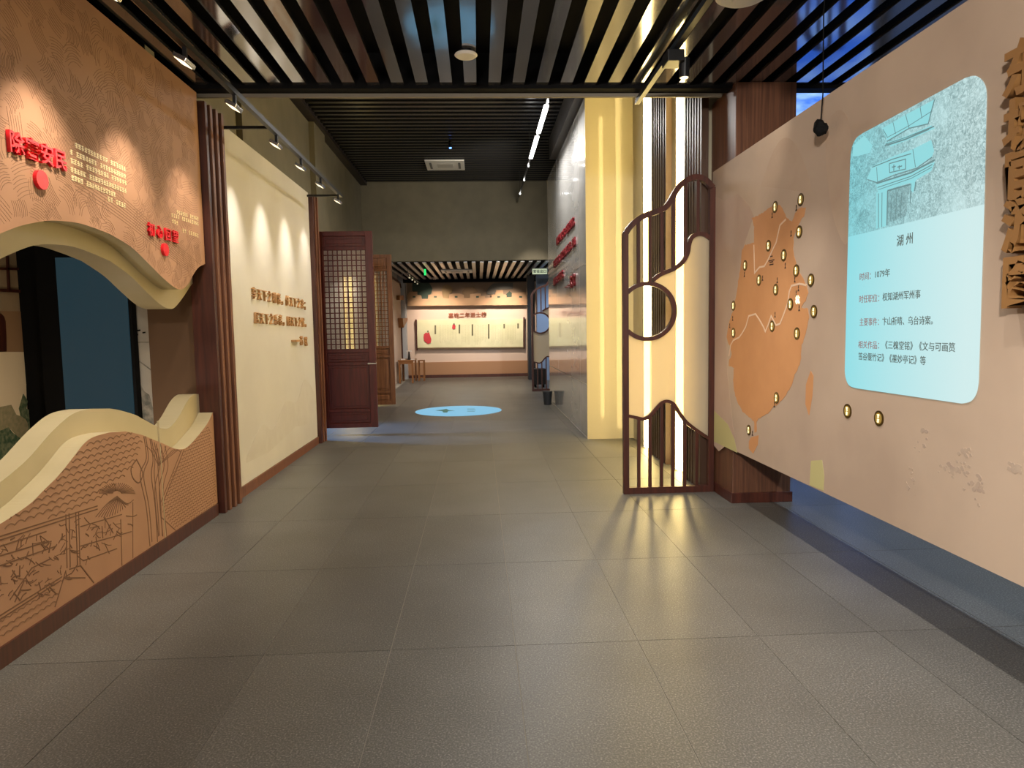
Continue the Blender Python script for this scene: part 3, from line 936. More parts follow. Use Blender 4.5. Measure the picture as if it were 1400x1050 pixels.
# ================================================================== lattice doors
def lattice_door(name, label, Y, corners, lat, cols, rows, wood, handle=True):
    """corners px: left, right at bottom, top y, bottom y"""
    xl, xr, yt, yb = corners
    L = onY(xl, yb, Y)[0]; R = onY(xr, yb, Y)[0]; Z0 = max(.03, onY(xr, yb, Y)[2]); Z1 = onY((xl + xr) / 2, yt, Y)[2]
    t = thing(name, label, 'door', ((L + R) / 2, Y, Z0), 'open lattice door leaves on the left')
    lx0, lx1 = L + lat[0], R - lat[1]
    lz1, lz0 = onY(xr, lat[2], Y)[2], onY(xr, lat[3], Y)[2]
    T = .05
    MB().box(L, lx0, Y, Y + T, Z0, Z1).build('stile', wood, t, bevel=.004)
    MB().box(lx1, R, Y, Y + T, Z0, Z1).build('stile', wood, t, bevel=.004)
    def rail(z0, z1):
        MB().box(lx0, lx1, Y, Y + T, z0, z1).build('rail', wood, t, bevel=.004)
    def panel(z0, z1):
        m = MB().box(lx0, lx1, Y + .018, Y + .035, z0, z1)
        m.box(lx0 + .045, lx1 - .045, Y + .008, Y + .02, z0 + .04, z1 - .04)
        m.build('door_panel', wood, t, bevel=.006)
    hgt = Z1 - Z0
    rail(Z1 - .07, Z1); panel(lz1 + .05, Z1 - .07); rail(lz1, lz1 + .05)
    rail(lz0 - .05, lz0)
    zz = lz0 - .05
    panel(zz - .14, zz); rail(zz - .19, zz - .14)
    zb = Z0 + .07
    rail(Z0, zb); panel(zb, zb + .17); rail(zb + .17, zb + .22)
    panel(zb + .22, zz - .19)
    for k in range(cols + 1):
        x = lx0 + (lx1 - lx0) * k / cols
        MB().box(x - .009, x + .009, Y + .01, Y + .034, lz0, lz1).build('lattice_bar', wood, t)
    for k in range(rows + 1):
        z = lz0 + (lz1 - lz0) * k / rows
        MB().box(lx0, lx1, Y + .008, Y + .032, z - .009, z + .009).build('lattice_bar', wood, t)
    # small inner frames of the square pattern
    mb = MB()
    for i in range(cols):
        for j in range(rows):
            cx = lx0 + (lx1 - lx0) * (i + .5) / cols; cz = lz0 + (lz1 - lz0) * (j + .5) / rows
            h2 = .012
            mb.bar2d([(cx - h2, cz - h2), (cx + h2, cz - h2), (cx + h2, cz + h2), (cx - h2, cz + h2)], .004, 'Y', Y + .036, Y + .039, closed=True)
    tag(mb.build('printed_square_pattern', mat('pane_pattern', (130, 100, 86), .7), t), kind='stuff')
    MB().box(lx0, lx1, Y + .038, Y + .042, lz0, lz1).build('pane', M_PANE, t)
    if handle:
        p = onY(503, 497, Y); q = onY(515, 496, Y)
        MB().cyl((q[0] - .012, Y - .035, p[2]), .012, .036, 'Y', 10).build('lock', M_CHROME, t)
        MB().box(p[0], q[0], Y - .045, Y - .03, p[2] - .012, p[2] + .012).build('handle', M_CHROME, t, bevel=.004)
    return t


lattice_door('lattice_door', 'dark red lattice door leaf standing open behind the slat post', 10.35, (446, 517, 316, 584), (.05, .105, 341, 477), 9, 19, M_RDOOR)
lattice_door('lattice_door', 'brown lattice door leaf standing open farther back, left of the blue disc', 14.3, (496, 541, 348, 554), (.05, .095, 370, 473), 8, 19, M_BDOOR, False)
# side room seen through the lattice
sr = thing('glowing_display', 'lit cream side room wall with yellow light strips behind the lattice doors', 'display wall', (-3.2, 16.6, 0))
MB().box(-3.9, -2.42, 16.6, 16.69, .05, 3.0).build('back_board', M_CREAM, sr)
for x in (-2.5, -2.75, -3.05, -3.2):
    MB().box(x - .03, x + .03, 16.56, 16.6, .4, 2.9).build('light_strip', mat('side_led', (255, 226, 140), .5, emit=2.5, ergb=(255, 222, 130)), sr)

# ================================================================== grey block wall and yellow end
bk = thing('clad_block', 'glossy grey panelled wall block in the middle right with yellow end', 'wall block', (1.8, 12, 0))
MB().box(1.53, 2.1, 9.46, 14.6, 0, 4.72).build('core', M_BLACK, bk)
ys = [9.45, 10.1, 12.9, 14.62]; zs = [.02, .77, 2.45, 4.7]
for i in range(3):
    for j in range(3):
        MB().box(1.5, 1.53, ys[i] + .006, ys[i + 1] - .006, zs[j] + .005, zs[j + 1] - .005).build('cladding_panel', M_STEEL, bk)
MB().box(1.497, 1.53, 9.45, 14.62, 0, .02).build('skirting', M_JOINT, bk)
MB().box(1.38, 1.53, 9.46, 13.0, 4.72, 5.09).build('top_fascia', mat('charcoal_fascia', (56, 52, 50), .6), bk)
MB().box(1.495, 2.16, 9.43, 9.455, 0, 4.72).build('end_panel', M_YEL, bk)
MB().box(1.515, 1.53, 9.46, 14.6, .02, 4.7).build('joint_backing', M_JOINT, bk)
ins = thing('red_quotation', 'crimson raised Chinese quotation in three rows on the grey block', 'lettering', (1.5, 12, 2.8))
def rline(text, a, b, sz=.15):
    line_of(text, 'R', onX(*a, 1.499), onX(*b, 1.499), sz, M_DRED, ins, bold=.02, depth=.16)
rline('国家之所以存亡者，在道德之浅深，', (762.5, 330), (786.5, 301.5))
rline('不在乎强与弱；历数之所以长短者，在风', (758.3, 361.5), (786.5, 330.5))
rline('俗之薄厚，不在乎富与贫。', (758.3, 386), (771, 374))
rline('——苏轼', (775.5, 391), (786, 383), .2)

# ================================================================== lattice screens
SY = 6.25
def S(x, y, off, sc):
    p = onY(off[0] + x / sc, off[1] + y / sc, SY)
    return (p[0], p[2])


def make_screen(label):
    t = thing('lattice_screen', label, 'screen', (1.76, SY, 0), 'curved wooden lattice screens')
    A, B = SY - .03, SY + .03
    c1 = ((840, 220), 5.25); c2 = ((840, 380), 5.25); c3 = ((840, 530), 6.173)
    xl = S(80, 0, (840, 500), 5.25)[0]; xr = S(692, 0, (840, 500), 5.25)[0]
    zb = .05
    top = smooth_pts([(xl, S(80, 525, *c1)[1])] + [S(*p, *c1) for p in ((115, 470), (165, 425), (230, 388), (300, 365), (360, 338), (402, 285), (440, 218), (492, 157), (560, 122), (620, 124), (665, 152))] + [(xr, S(695, 195, *c1)[1])], 6)
    MB().bar2d([(xl, 0), (xl, top[0][1] + .004)], .05, 'Y', A, B).build('post', M_DWOOD, t)
    MB().bar2d([(xr, 0), (xr, top[-1][1] + .004)], .05, 'Y', A, B).build('post', M_DWOOD, t)
    MB().box(xl + .024, xr - .024, A, B, 0, .06).build('bottom_rail', M_DWOOD, t)
    MB().bar2d(top, .05, 'Y', A, B).build('top_rail', M_DWOOD, t)
    inner = smooth_pts([S(*p, *c1) for p in ((275, 855), (330, 815), (430, 772), (490, 722), (522, 660), (532, 600), (555, 548), (600, 525), (648, 533), (690, 562))], 6)
    MB().bar2d(inner, .038, 'Y', A + .005, B - .005).build('wave_rail', M_DWOOD, t)
    cc = S(235, 240, *c2); rr = S(430, 240, *c2)[0] - cc[0]
    circ = [(cc[0] + rr * math.cos(a), cc[1] + rr * math.sin(a)) for a in np.linspace(-2.38, 2.38, 40)]
    circ = [p for p in circ if p[0] > xl]
    MB().bar2d(circ, .038, 'Y', A + .005, B - .005).build('ring', M_DWOOD, t)
    low = smooth_pts([S(*p, *c3) for p in ((110, 235), (180, 250), (245, 262), (300, 235), (350, 175), (400, 125), (450, 114), (500, 140), (540, 203), (600, 285), (680, 350), (795, 428))], 6)
    MB().bar2d(low, .03, 'Y', A + .005, B - .005).build('wave_rail', M_DWOOD, t)
    def zat(curve, x):
        for p, q in zip(curve[:-1], curve[1:]):
            if min(p[0], q[0]) <= x <= max(p[0], q[0]) and abs(q[0] - p[0]) > 1e-6:
                return p[1] + (q[1] - p[1]) * (x - p[0]) / (q[0] - p[0])
        return None
    for xx in (205, 300, 397, 492, 592, 692):
        x = S(xx, 600, *c3)[0]
        MB().box(x - .013, x + .013, SY - .018, SY + .018, .05, zat(low, x)).build('bar', M_DWOOD, t)
        zt = zat(top, x); z2 = zat(inner, x)
        if z2 is None or x < inner[0][0]:
            d = x - cc[0]; z2 = cc[1] + math.sqrt(max(rr * rr - d * d, 0))
        MB().box(x - .013, x + .013, SY - .018, SY + .018, z2, zt).build('bar', M_DWOOD, t)
    # frosted infill: between ring, wave and lower wave
    up = [p for p in inner if p[0] > cc[0]]
    arc = [(cc[0] + rr * math.cos(a), cc[1] + rr * math.sin(a)) for a in np.linspace(-2.38, 1.2, 36)]
    arc = [p for p in arc if p[0] > xl]
    poly = [(xl, arc[0][1])] + arc + up + [(xr, up[-1][1])] + [(xr, low[-1][1])] + [p for p in reversed(low) if xl < p[0] < xr] + [(xl, low[0][1])]
    MB().prism(poly, 'Y', SY - .004, SY + .004, M_FROST).build('infill_sheet', None, t)
    return t


scr = make_screen('dark wood curved lattice screen with cream infill in front of the glowing strips')
s2 = copy_tree(scr); s2.location.y = 16.95; s2.location.x = 1.76 - .03
s2['label'] = 'orange-brown curved lattice screen far back behind the grey block'
s3 = copy_tree(scr); s3.location.x = 3.3; s3.location.y = 6.9
s3['label'] = 'lattice screen half hidden behind the wooden pillar, only its foot showing'

# ================================================================== right: pillar and map wall
pl = thing('wood_pillar', 'square brown veneered pillar behind the left end of the map wall', 'pillar', (2.45, 6.1, 0))
MB().box(2.2, 2.72, 5.8, 6.4, 0, 3.6).build('shaft', M_PILLAR, pl, bevel=.004)
MB().box(2.185, 2.735, 5.785, 6.4, 0, .09).build('skirting', M_DWOOD, pl, bevel=.004)
XR = 2.18
mw = thing('map_wall', 'long beige hanging wall with an orange map on the right', 'display wall', (XR, 3.5, .48))
MB().box(XR, XR + .02, .3, 6.3, .485, 2.97).build('printed_board', M_MAP, mw)
MB().box(XR + .02, 2.7, .3, 5.78, .485, 2.97).build('box_body', mat('beige_box_paint', (170, 150, 128), .8), mw)
def mp(pts, off, sc):
    return [YZ(onX(off[0] + a / sc, off[1] + b / sc, XR)) for a, b in pts]
ca = ((840, 220), 3.75); cb = ((960, 240), 2.625)
land = mp([(705, 290), (730, 285), (790, 245), (815, 225), (850, 222), (872, 262), (885, 297), (912, 312), (925, 268), (950, 245), (985, 235), (978, 272), (945, 322), (925, 372), (915, 440), (925, 500), (945, 560), (965, 600), (985, 640), (996, 675), (982, 720), (955, 748), (992, 757), (1000, 800), (985, 870), (962, 945)], *ca) + \
    mp([(356, 625), (352, 680), (332, 715), (325, 745), (300, 790), (272, 822), (258, 828), (240, 850), (222, 862), (203, 872), (196, 885), (197, 918), (189, 920), (186, 882), (168, 868), (145, 845), (128, 815), (117, 780), (112, 735), (115, 690), (96, 682), (98, 660), (106, 645), (103, 615)], *cb) + \
    mp([(585, 935), (575, 900), (592, 820), (608, 770), (625, 700), (636, 620), (650, 520), (656, 455), (672, 430), (716, 418), (718, 340)], *ca)
def flat(poly, m, name, parent, d=.0015):
    return MB().prism(poly, 'X', XR + .001, XR - d, m).build(name, None, parent)
pw = [smooth_pts(mp([(0, 200), (60, 150), (160, 190), (230, 180), (200, 320), (120, 420), (100, 700), (30, 900), (0, 700)], *cb), 3),
      smooth_pts(mp([(0, 650), (90, 760), (120, 860), (95, 960), (0, 900)], *cb), 3)]
flat(mp([(15, 60), (80, 90), (130, 65), (170, 110), (185, 145), (150, 250), (120, 430), (85, 560), (90, 700), (110, 900), (120, 940), (60, 990), (20, 940)], *cb), M_MAPP, 'pink_wash', mw, .0008)
flat([YZ(onX(x, y, XR)) for x, y in ((975, 560), (995, 580), (1004, 600), (1008, 619), (975, 603))], M_MAPG, 'green_wash', mw, .0012)
flat([YZ(onX(x, y, XR)) for x, y in ((1109, 630), (1124, 629), (1127, 650), (1126, 671), (1107, 663))], M_MAPG, 'green_wash', mw)
for q in ([(1040, 255), (1058, 205), (1075, 188), (1092, 205), (1108, 250), (1100, 262), (1070, 258)], [(1128, 168), (1150, 150), (1164, 190), (1160, 330), (1140, 300), (1130, 230)]):
    flat(smooth_pts([YZ(onX(x, y, XR)) for x, y in q + q[:1]], 4)[:-1], M_WASH, 'brown_wash', mw, .0005)
ink = MB()
rk = random.Random(5)
for cx, cy, n, sx_, sy_ in ((1310, 640, 34, 18, 8), (1335, 665, 18, 10, 16), (1388, 640, 16, 10, 8), (1262, 600, 10, 8, 14), (1246, 650, 10, 6, 22), (1320, 620, 12, 8, 6)):
    for k in range(n):
        x = rk.gauss(cx, sx_ * .6); y = rk.gauss(cy, sy_ * .6)
        p = YZ(onX(x, y, XR)); r0 = rk.uniform(.005, .016)
        ink.prism([(p[0] + r0 * rk.uniform(.6, 1.3) * math.cos(a), p[1] + r0 * rk.uniform(.5, 1) * math.sin(a)) for a in np.linspace(0, 5.5, 7)], 'X', XR + .001, XR - .0006 - .00001 * len(ink.f) / 9)
tag(ink.build('ink_mountains', M_MAPI, mw), kind='stuff')
def ragged(poly, amp, rr):
    out = []
    for p, q in zip(poly, poly[1:] + poly[:1]):
        n = max(1, int(math.hypot(q[0] - p[0], q[1] - p[1]) / .022))
        for i in range(n):
            t_ = i / n
            out.append((p[0] + (q[0] - p[0]) * t_ + rr.uniform(-amp, amp), p[1] + (q[1] - p[1]) * t_ + rr.uniform(-amp, amp)))
    return out
land = ragged(land, .007, rk)
flat(land, M_ORANGE, 'mainland', mw)
flat(mp([(175, 940), (203, 932), (200, 965), (183, 998), (168, 980), (168, 955)], *cb), M_ORANGE, 'island', mw)
flat(mp([(390, 700), (400, 720), (396, 790), (384, 862), (371, 820), (373, 750)], *cb), M_ORANGE, 'island', mw)
for pts in ([(880, 300), (850, 330), (841, 370), (830, 420), (815, 450), (790, 505), (770, 540), (745, 545), (720, 575), (718, 500), (716, 430)],
            [(985, 637), (950, 630), (910, 640), (898, 670), (890, 730), (868, 790), (850, 835), (830, 842), (805, 795), (790, 840), (775, 875), (765, 850), (745, 815), (725, 785), (690, 795), (675, 850), (655, 885), (640, 905), (610, 920), (597, 945), (588, 1000)]):
    MB().bar2d(mp(pts, *ca), .014, 'X', XR + .001, XR - .003).build('river', M_RIVER, mw)
# small dark place marks
marks = MB()
for x, y in ((1056, 295), (1089, 285), (1082, 320), (1074, 364), (1018, 376), (1043, 381), (1063, 384), (1087, 383), (1092, 395), (1089, 402), (1093, 422), (1060, 431), (1002, 436), (998, 446), (1029, 593), (1059, 554)):
    p = YZ(onX(x, y, XR)); h_ = .016
    marks.prism([(p[0] - .013, p[1] - h_), (p[0] + .013, p[1] - h_), (p[0], p[1] + h_ * .2)], 'X', XR + .001, XR - .003)
    marks.box(XR - .003, XR, p[0] - .005, p[0] + .005, p[1] + .004, p[1] + .024)
p = YZ(onX(1055, 356, XR))
for dz, hw in ((.03, .02), (.0, .05), (-.012, .03), (-.03, .035)):
    marks.box(XR - .003, XR, p[0] - hw, p[0] + hw, p[1] + dz - .004, p[1] + dz + .004)
marks.build('place_marks', M_MARK, mw)
# lit gold tokens
TOK = [(1060, 283, 'on the top edge of the orange map'), (1095, 273, 'above the peninsula at the top right of the map'), (1093, 317, 'right of the map beside its upper right edge'),
       (1051, 336, 'just left of the upper white river'), (1072, 349, 'right of the upper white river inside the map'), (1019, 363, 'on the upper left edge of the orange map'),
       (1089, 370, 'on the right map edge above the river mouth'), (1038, 383, 'below the elbow of the upper river'), (1061, 396, 'in the middle of the orange map'),
       (1109, 383, 'off the coast at the river mouth'), (1003, 418, 'on the left edge of the map, upper of two'), (1081, 416, 'left of the white character near the coast'),
       (1113, 426, 'off the coast below the river mouth'), (1003, 455, 'at the left end of the lower river'), (1056, 446, 'at the dip of the lower white river'),
       (1090, 456, 'inside the map at its right edge below the river'), (1062, 544, 'at the bottom coast of the map'), (1024, 588, 'above the small southern island'),
       (1159, 562, 'below the lit slide, left of two'), (1202, 572, 'below the lit slide, right of two')]
for i, (x, y, lb) in enumerate(TOK):
    p = onX(x, y, XR)
    t = thing('map_token', 'small oval gold lit token ' + lb, 'token', p, 'lit gold tokens on the map wall')
    ry, rz = .043, .043
    ov = lambda k: [(p[1] + ry * k * math.cos(a), p[2] + rz * k * math.sin(a)) for a in np.linspace(0, 2 * math.pi, 24, endpoint=False)]
    MB().prism(ov(1.0), 'X', XR + .001, XR - .004, M_GOLD).build('rim', None, t)
    MB().prism(ov(.72), 'X', XR - .004, XR - .005, M_TOKEN).build('face', None, t)
    mb = MB()
    for dz in (.013, -.013):
        scribble(mb, p[1], p[2] + dz, .024, XR - .005, sgn=-1, rr=rk)
    mb.build('glyphs', M_TGLY, t)
p = onX(1091, 410, XR)
tkw = thing('map_character', 'single lit white character on the right of the orange map', 'lettering', p)
letter('杭', 'R', p, .06, M_TGLY, tkw, bold=.02, depth=.1)

# projected slide: its light built as thin self-glowing sheets
XS = XR - .002
c5 = ((1140, 90), 4.04); c6 = ((1140, 300), 3.28)
def sp_(pts, c):
    return [YZ(onX(c[0][0] + a / c[1], c[0][1] + b / c[1], XS)) for a, b in pts]
tl = smooth_pts(sp_([(92, 520), (100, 455), (125, 400), (165, 370)], c5), 4)
tr = smooth_pts(sp_([(725, 68), (780, 55), (820, 80), (840, 120), (845, 170)], c5), 4)
br = smooth_pts(sp_([(650, 730), (640, 780), (615, 815), (575, 826)], c6), 4)
bl = smooth_pts(sp_([(100, 757), (70, 745), (55, 715), (50, 680)], c6), 4)
pbl, pbr = sp_([(80, 945)], c5)[0], sp_([(832, 765)], c5)[0]
sl = thing('projected_slide', 'glowing pale cyan projected slide with a gate picture and dark text on the map wall', 'slide', (XS, 3.4, 1.7))
MB().prism([pbl] + [pbr] + br + bl, 'X', XS, XS - .0015, M_SLIDE).build('text_field', None, sl)
MB().prism(tl + tr + [pbr, pbl], 'X', XS, XS - .0015, M_PHOTO).build('gate_picture', None, sl)
def sflat(pts, m, name, d=.003):
    MB().prism(sp_(pts, c5), 'X', XS - .001, XS - d, m).build(name, None, sl)
def sbar(pts, wd, m=M_SGREY, name='outline', d=.0042):
    MB().bar2d(sp_(pts, c5), wd, 'X', XS - .001, XS - d, m).build(name, None, sl)
sflat([(270, 345), (400, 270), (560, 185), (545, 240), (525, 320), (420, 345), (300, 415), (285, 380)], M_SSHAPE, 'upper_roof')
sflat([(290, 425), (400, 390), (540, 330), (560, 345), (470, 385), (320, 445)], M_SSHAPE, 'eaves')
sflat([(185, 625), (215, 555), (330, 500), (440, 460), (540, 410), (555, 470), (545, 500), (460, 560), (330, 600), (240, 640)], M_SSHAPE, 'middle_roof')
sflat([(235, 655), (420, 595), (560, 530), (540, 580), (440, 640), (250, 700)], M_SSHAPE, 'lower_roof')
sflat([(238, 700), (300, 680), (290, 885), (235, 900)], M_SSHAPE, 'gate_post')
sflat([(425, 640), (455, 630), (440, 700), (430, 690)], M_SSHAPE, 'gate_post')
sflat([(305, 690), (425, 655), (400, 830), (300, 870)], M_PHOTO2, 'gateway', .0026)
sflat([(105, 500), (110, 440), (170, 385), (215, 440), (200, 480), (130, 500)], M_SSHAPE, 'sky_patch')
for pts, wd in (([(285, 440), (400, 405), (555, 335)], .006), ([(300, 415), (420, 345), (525, 320)], .005), ([(215, 560), (330, 515), (430, 485)], .005), ([(240, 650), (430, 590), (560, 520)], .008),
                ([(310, 540), (400, 515), (400, 570), (312, 590), (310, 540)], .005), ([(250, 705), (250, 895)], .005), ([(270, 700), (268, 890)], .004), ([(300, 690), (296, 880)], .006), ([(300, 690), (425, 655)], .008),
               ([(290, 432), (400, 396), (545, 338)], .004), ([(300, 440), (400, 408), (530, 352)], .003), ([(190, 628), (240, 645), (330, 606), (460, 566), (545, 505)], .004), ([(245, 672), (430, 610), (548, 545)], .004), ([(250, 684), (430, 622), (545, 560)], .003),
               ([(275, 350), (300, 395), (420, 330), (545, 250)], .003), ([(560, 185), (545, 240), (525, 320)], .004), ([(400, 270), (420, 345)], .003), ([(330, 310), (345, 375)], .003), ([(480, 225), (490, 290)], .003),
               ([(240, 560), (245, 640)], .003), ([(440, 460), (455, 560)], .003), ([(325, 560), (345, 555)], .006), ([(335, 545), (335, 580)], .006), ([(365, 550), (365, 572)], .006), ([(355, 560), (380, 553)], .006),
               ([(320, 715), (318, 850)], .003), ([(350, 705), (345, 845)], .003), ([(380, 695), (370, 838)], .003), ([(430, 650), (425, 760)], .004), ([(455, 640), (450, 690)], .004)):
    sbar(pts, wd)
nm = lambda x, y: onX(x, y, XS - .0015)
def sline(parts, a, b, h):
    """red label and dark body set one after the other between two pixel points"""
    A, B_ = nm(*a), nm(*b)
    ems = [sum(1 if ord(c) > 0x2000 else .56 for c in t_) for t_, _ in parts]
    tot = sum(ems); ln = abs(A[1] - B_[1]); em = ln / tot
    run = 0
    for (t_, m_), e_ in zip(parts, ems):
        k = run / tot
        text_mesh(t_, 'R', (XS - .0015, A[1] + (B_[1] - A[1]) * k, A[2] + (B_[2] - A[2]) * k), h, m_, sl, sx=em / h, bold=.004)
        run += e_
sline([('湖 州', M_STEXT)], (1226, 330), (1252, 325), .062)
sline([('时间：', M_STEXR), ('1079年', M_STEXT)], (1175, 379), (1219, 371.5), .047)
sline([('时任职位：', M_STEXR), ('权知湖州军州事', M_STEXT)], (1174.5, 409.5), (1259, 401), .047)
sline([('主要事件：', M_STEXR), ('卞山祈晴、乌台诗案。', M_STEXT)], (1175, 440.5), (1281, 436.5), .047)
sline([('相关作品：', M_STEXR), ('《三槐堂铭》《文与可画筼', M_STEXT)], (1173.5, 471), (1306.5, 473), .047)
sline([('筜谷偃竹记》《墨妙亭记》等', M_STEXT)], (1173.5, 487), (1266, 494), .047)

# big letters at the right
bl_ = thing('wall_title', 'vertical title of big raised brown characters at the right edge of the map wall', 'lettering', (XR, 2.6, 2))
for ch, x, y in (('东', 1407, 92), ('坡', 1408, 168), ('宦', 1408, 236), ('游', 1406, 307), ('图', 1404, 385)):
    p = onX(x, y, XR - .03)
    letter(ch, 'R', (XR - .005, p[1] - .012, p[2]), .215, M_BIGL, bl_, bold=.035, depth=.28)

# hanging black lump on a wire
hg = thing('hanging_speaker', 'crumpled black lump hanging on a wire before the map wall', 'speaker', (2.1, 4.2, 2.8))
p = onX(1122, 175, 2.1)
bm = bmesh.new(); bmesh.ops.create_icosphere(bm, subdivisions=3, radius=.042)
for v in bm.verts:
    k = 1 + .22 * math.sin(v.co.x * 90) * math.cos(v.co.z * 75 + 1) + rk.uniform(-.06, .06)
    v.co = Vector((p[0] + v.co.x * k, p[1] + v.co.y * k, p[2] + v.co.z * k * 1.15))
me = bpy.data.meshes.new('body'); bm.to_mesh(me); bm.free(); me.materials.append(M_BLACK)
o = bpy.data.objects.new('body', me); COL.objects.link(o); o.parent = hg; o.matrix_parent_inverse = Matrix.Translation(hg.location).inverted()
MB().tube([(p[0], p[1], p[2] + .04), (p[0] + .01, p[1], p[2] + .2), (p[0] - .01, p[1] - .03, 3.4), (p[0], p[1] - .03, 3.6)], .004).build('wire', M_BLACK, hg)
# blue video wall behind
vw = thing('video_wall', 'bright blue video wall glimpsed above the map wall behind the pillar', 'screen', (3.9, 9.2, 0))
MB().box(2.6, 5.4, 9.3, 9.4, .3, 5.2).build('cabinet', M_BLACK, vw)
MB().box(2.62, 5.38, 9.29, 9.3, .35, 5.16).build('panel', M_SEA, vw)

# ================================================================== lamps and fittings
lt = thing('track_rail', 'long black lighting track above the left wall', 'lighting track', (-1.85, 6, 3.42))
MB().box(-1.87, -1.83, 1.4, 9.6, 3.40, 3.44).build('rail', M_BLACKS, lt)
for y in (6.42, 9.55):
    MB().box(-2.36, -1.87, y - .012, y + .012, 3.405, 3.43).build('bracket', M_BLACKS, lt)
def spot_head(label, x, y, z, dx, group):
    t = thing('track_spotlight', label, 'spotlight', (x, y, z), group)
    MB().box(x - .012, x + .012, y - .012, y + .012, z - .07, z).build('stem', M_BLACKS, t)
    a_ = math.radians(-28 if dx < 0 else 28)
    mb = MB().box(-.045, .045, -.075, .075, -.03, .0)
    o = mb.build('head', M_CHROME, t, bevel=.004)
    o.matrix_parent_inverse = Matrix.Identity(4); o.location = (0, 0, -.07); o.rotation_euler = (0, -a_, 0)
    o2 = MB().box(-.034, .034, -.063, .063, -.0325, -.03).build('lens', M_LENS, o)
    o2.matrix_parent_inverse = Matrix.Identity(4)
    return t
for y, lb in ((2.8, 'nearest silver track spotlight over the brown wall'), (3.7, 'second silver track spotlight over the brown wall'), (4.62, 'silver track spotlight under the strips, upper left'),
              (5.51, 'silver track spotlight beside the ceiling edge'), (6.6, 'first silver track spotlight over the cream panel'), (7.48, 'second silver track spotlight over the cream panel'),
              (8.38, 'third silver track spotlight over the cream panel'), (9.39, 'last silver track spotlight at the far end of the left track')):
    spot_head(lb, -1.85, y, 3.40, -1, 'spotlights on the left track')
rt = thing('track_rail', 'long black lighting track under the ceiling at the right', 'lighting track', (1.42, 3, 3.52))
MB().box(1.4, 1.44, .4, 6.05, 3.5, 3.54).build('rail', M_BLACKS, rt)
MB().box(1.4, 1.44, 6.05, 6.06, 3.5, 3.54).build('end_cap', M_WHITE, rt)
for y, lb in ((4.95, 'black track spotlight on the right track by the glowing strips'), (3.2, 'black track spotlight on the right track nearer the camera')):
    t = thing('track_spotlight', lb, 'spotlight', (1.42, y, 3.5), 'spotlights on the right track')
    MB().box(1.36, 1.48, y - .08, y + .08, 3.42, 3.5).build('gear_box', M_BLACKS, t, bevel=.006)
    MB().cyl((1.5, y, 3.33), .035, .13, 'Z', 16, .04).build('head', M_BLACKS, t)
    MB().cyl((1.5, y, 3.328), .028, .004, 'Z', 16).build('lens', M_LENS, t)
p = onZ(637, 75, 3.58)
dl = thing('ceiling_disc', 'round cream disc fitting hanging in the middle of the front ceiling', 'ceiling fitting', (p[0], p[1], 3.58))
MB().cyl((p[0], p[1], 3.565), .07, .012, 'Z', 28, .085).cyl((p[0], p[1], 3.577), .085, .008, 'Z', 28, .08).build('face', M_WHITE, dl)
MB().cyl((p[0], p[1], 3.585), .045, .09, 'Z', 16).build('body', M_BLACKS, dl)
MB().box(p[0] - .004, p[0] + .004, p[1] - .004, p[1] + .004, 3.675, 3.86).build('hanger', M_BLACKS, dl)
p = onZ(1016, -8, 3.58)
dl = thing('ceiling_disc', 'large white round fitting at the top right of the ceiling', 'ceiling fitting', (p[0], p[1], 3.58))
MB().cyl((p[0], p[1], 3.555), .13, .02, 'Z', 32, .165).cyl((p[0], p[1], 3.575), .165, .02, 'Z', 32, .165).build('face', M_WHITE, dl)
MB().cyl((p[0], p[1], 3.545), .06, .012, 'Z', 24, .07).build('hub', M_WHITE, dl)
MB().cyl((p[0], p[1], 3.595), .12, .26, 'Z', 20).build('body', M_BLACKS, dl)

# linear pendant
pd = thing('linear_pendant', 'thin black linear pendant with two bright white bars over the far hall', 'pendant lamp', (.98, 12.5, 4.6))
MB().box(.965, .995, 9.1, 16.0, 4.6, 4.63).build('rail', M_BLACKS, pd)
for a, b in ((9.5, 10.78), (11.0, 12.33)):
    MB().box(.95, 1.01, a, b, 4.575, 4.6).build('light_bar', M_LAMPW, pd)
for y in (9.33, 12.9, 14.1, 15.5):
    MB().cyl((.98, y, 4.57), .012, .03, 'Z', 12).build('spot', M_LAMPW, pd)
for y in (9.6, 12.6, 15.6):
    MB().box(.977, .983, y - .003, y + .003, 4.63, 5.1).build('wire', M_BLACKS, pd)
# air conditioners
def cassette(label, x0, x1, y0, y1, z):
    t = thing('ceiling_cassette', label, 'air conditioner', ((x0 + x1) / 2, (y0 + y1) / 2, z), 'white ceiling cassettes')
    MB().box(x0, x1, y0, y1, z - .03, z).build('panel', M_WHITE, t, bevel=.01)
    w_ = x1 - x0; d2 = y1 - y0
    MB().box(x0 + .3 * w_, x1 - .3 * w_, y0 + .3 * d2, y1 - .3 * d2, z - .034, z - .03).build('grille', mat('pale_grille', (190, 186, 178), .6), t)
    for s in (.1, .84):
        MB().box(x0 + s * w_, x0 + (s + .06) * w_, y0 + .18 * d2, y1 - .18 * d2, z - .033, z - .03).build('slot', mat('slot_grey', (110, 108, 104), .6), t)
cassette('white ceiling cassette air conditioner on the high slatted ceiling', -1.06, -.24, 14.5, 15.35, 5.1)
cassette('white ceiling cassette air conditioner on the low far ceiling', -1.0, -.15, 18.6, 19.5, 3.2)
pj = thing('floor_projector', 'slim black hanging projector with a tiny blue light over the far hall', 'projector', (-.47, 13.2, 5.1))
MB().cyl((-.47, 13.2, 5.0), .03, .3, 'Z', 14).build('body', M_BLACKS, pj)
MB().cyl((-.47, 13.2, 4.985), .022, .015, 'Z', 14).build('lens', mat('blue_lens', (80, 130, 255), .3, emit=4, ergb=(90, 140, 255)), pj)
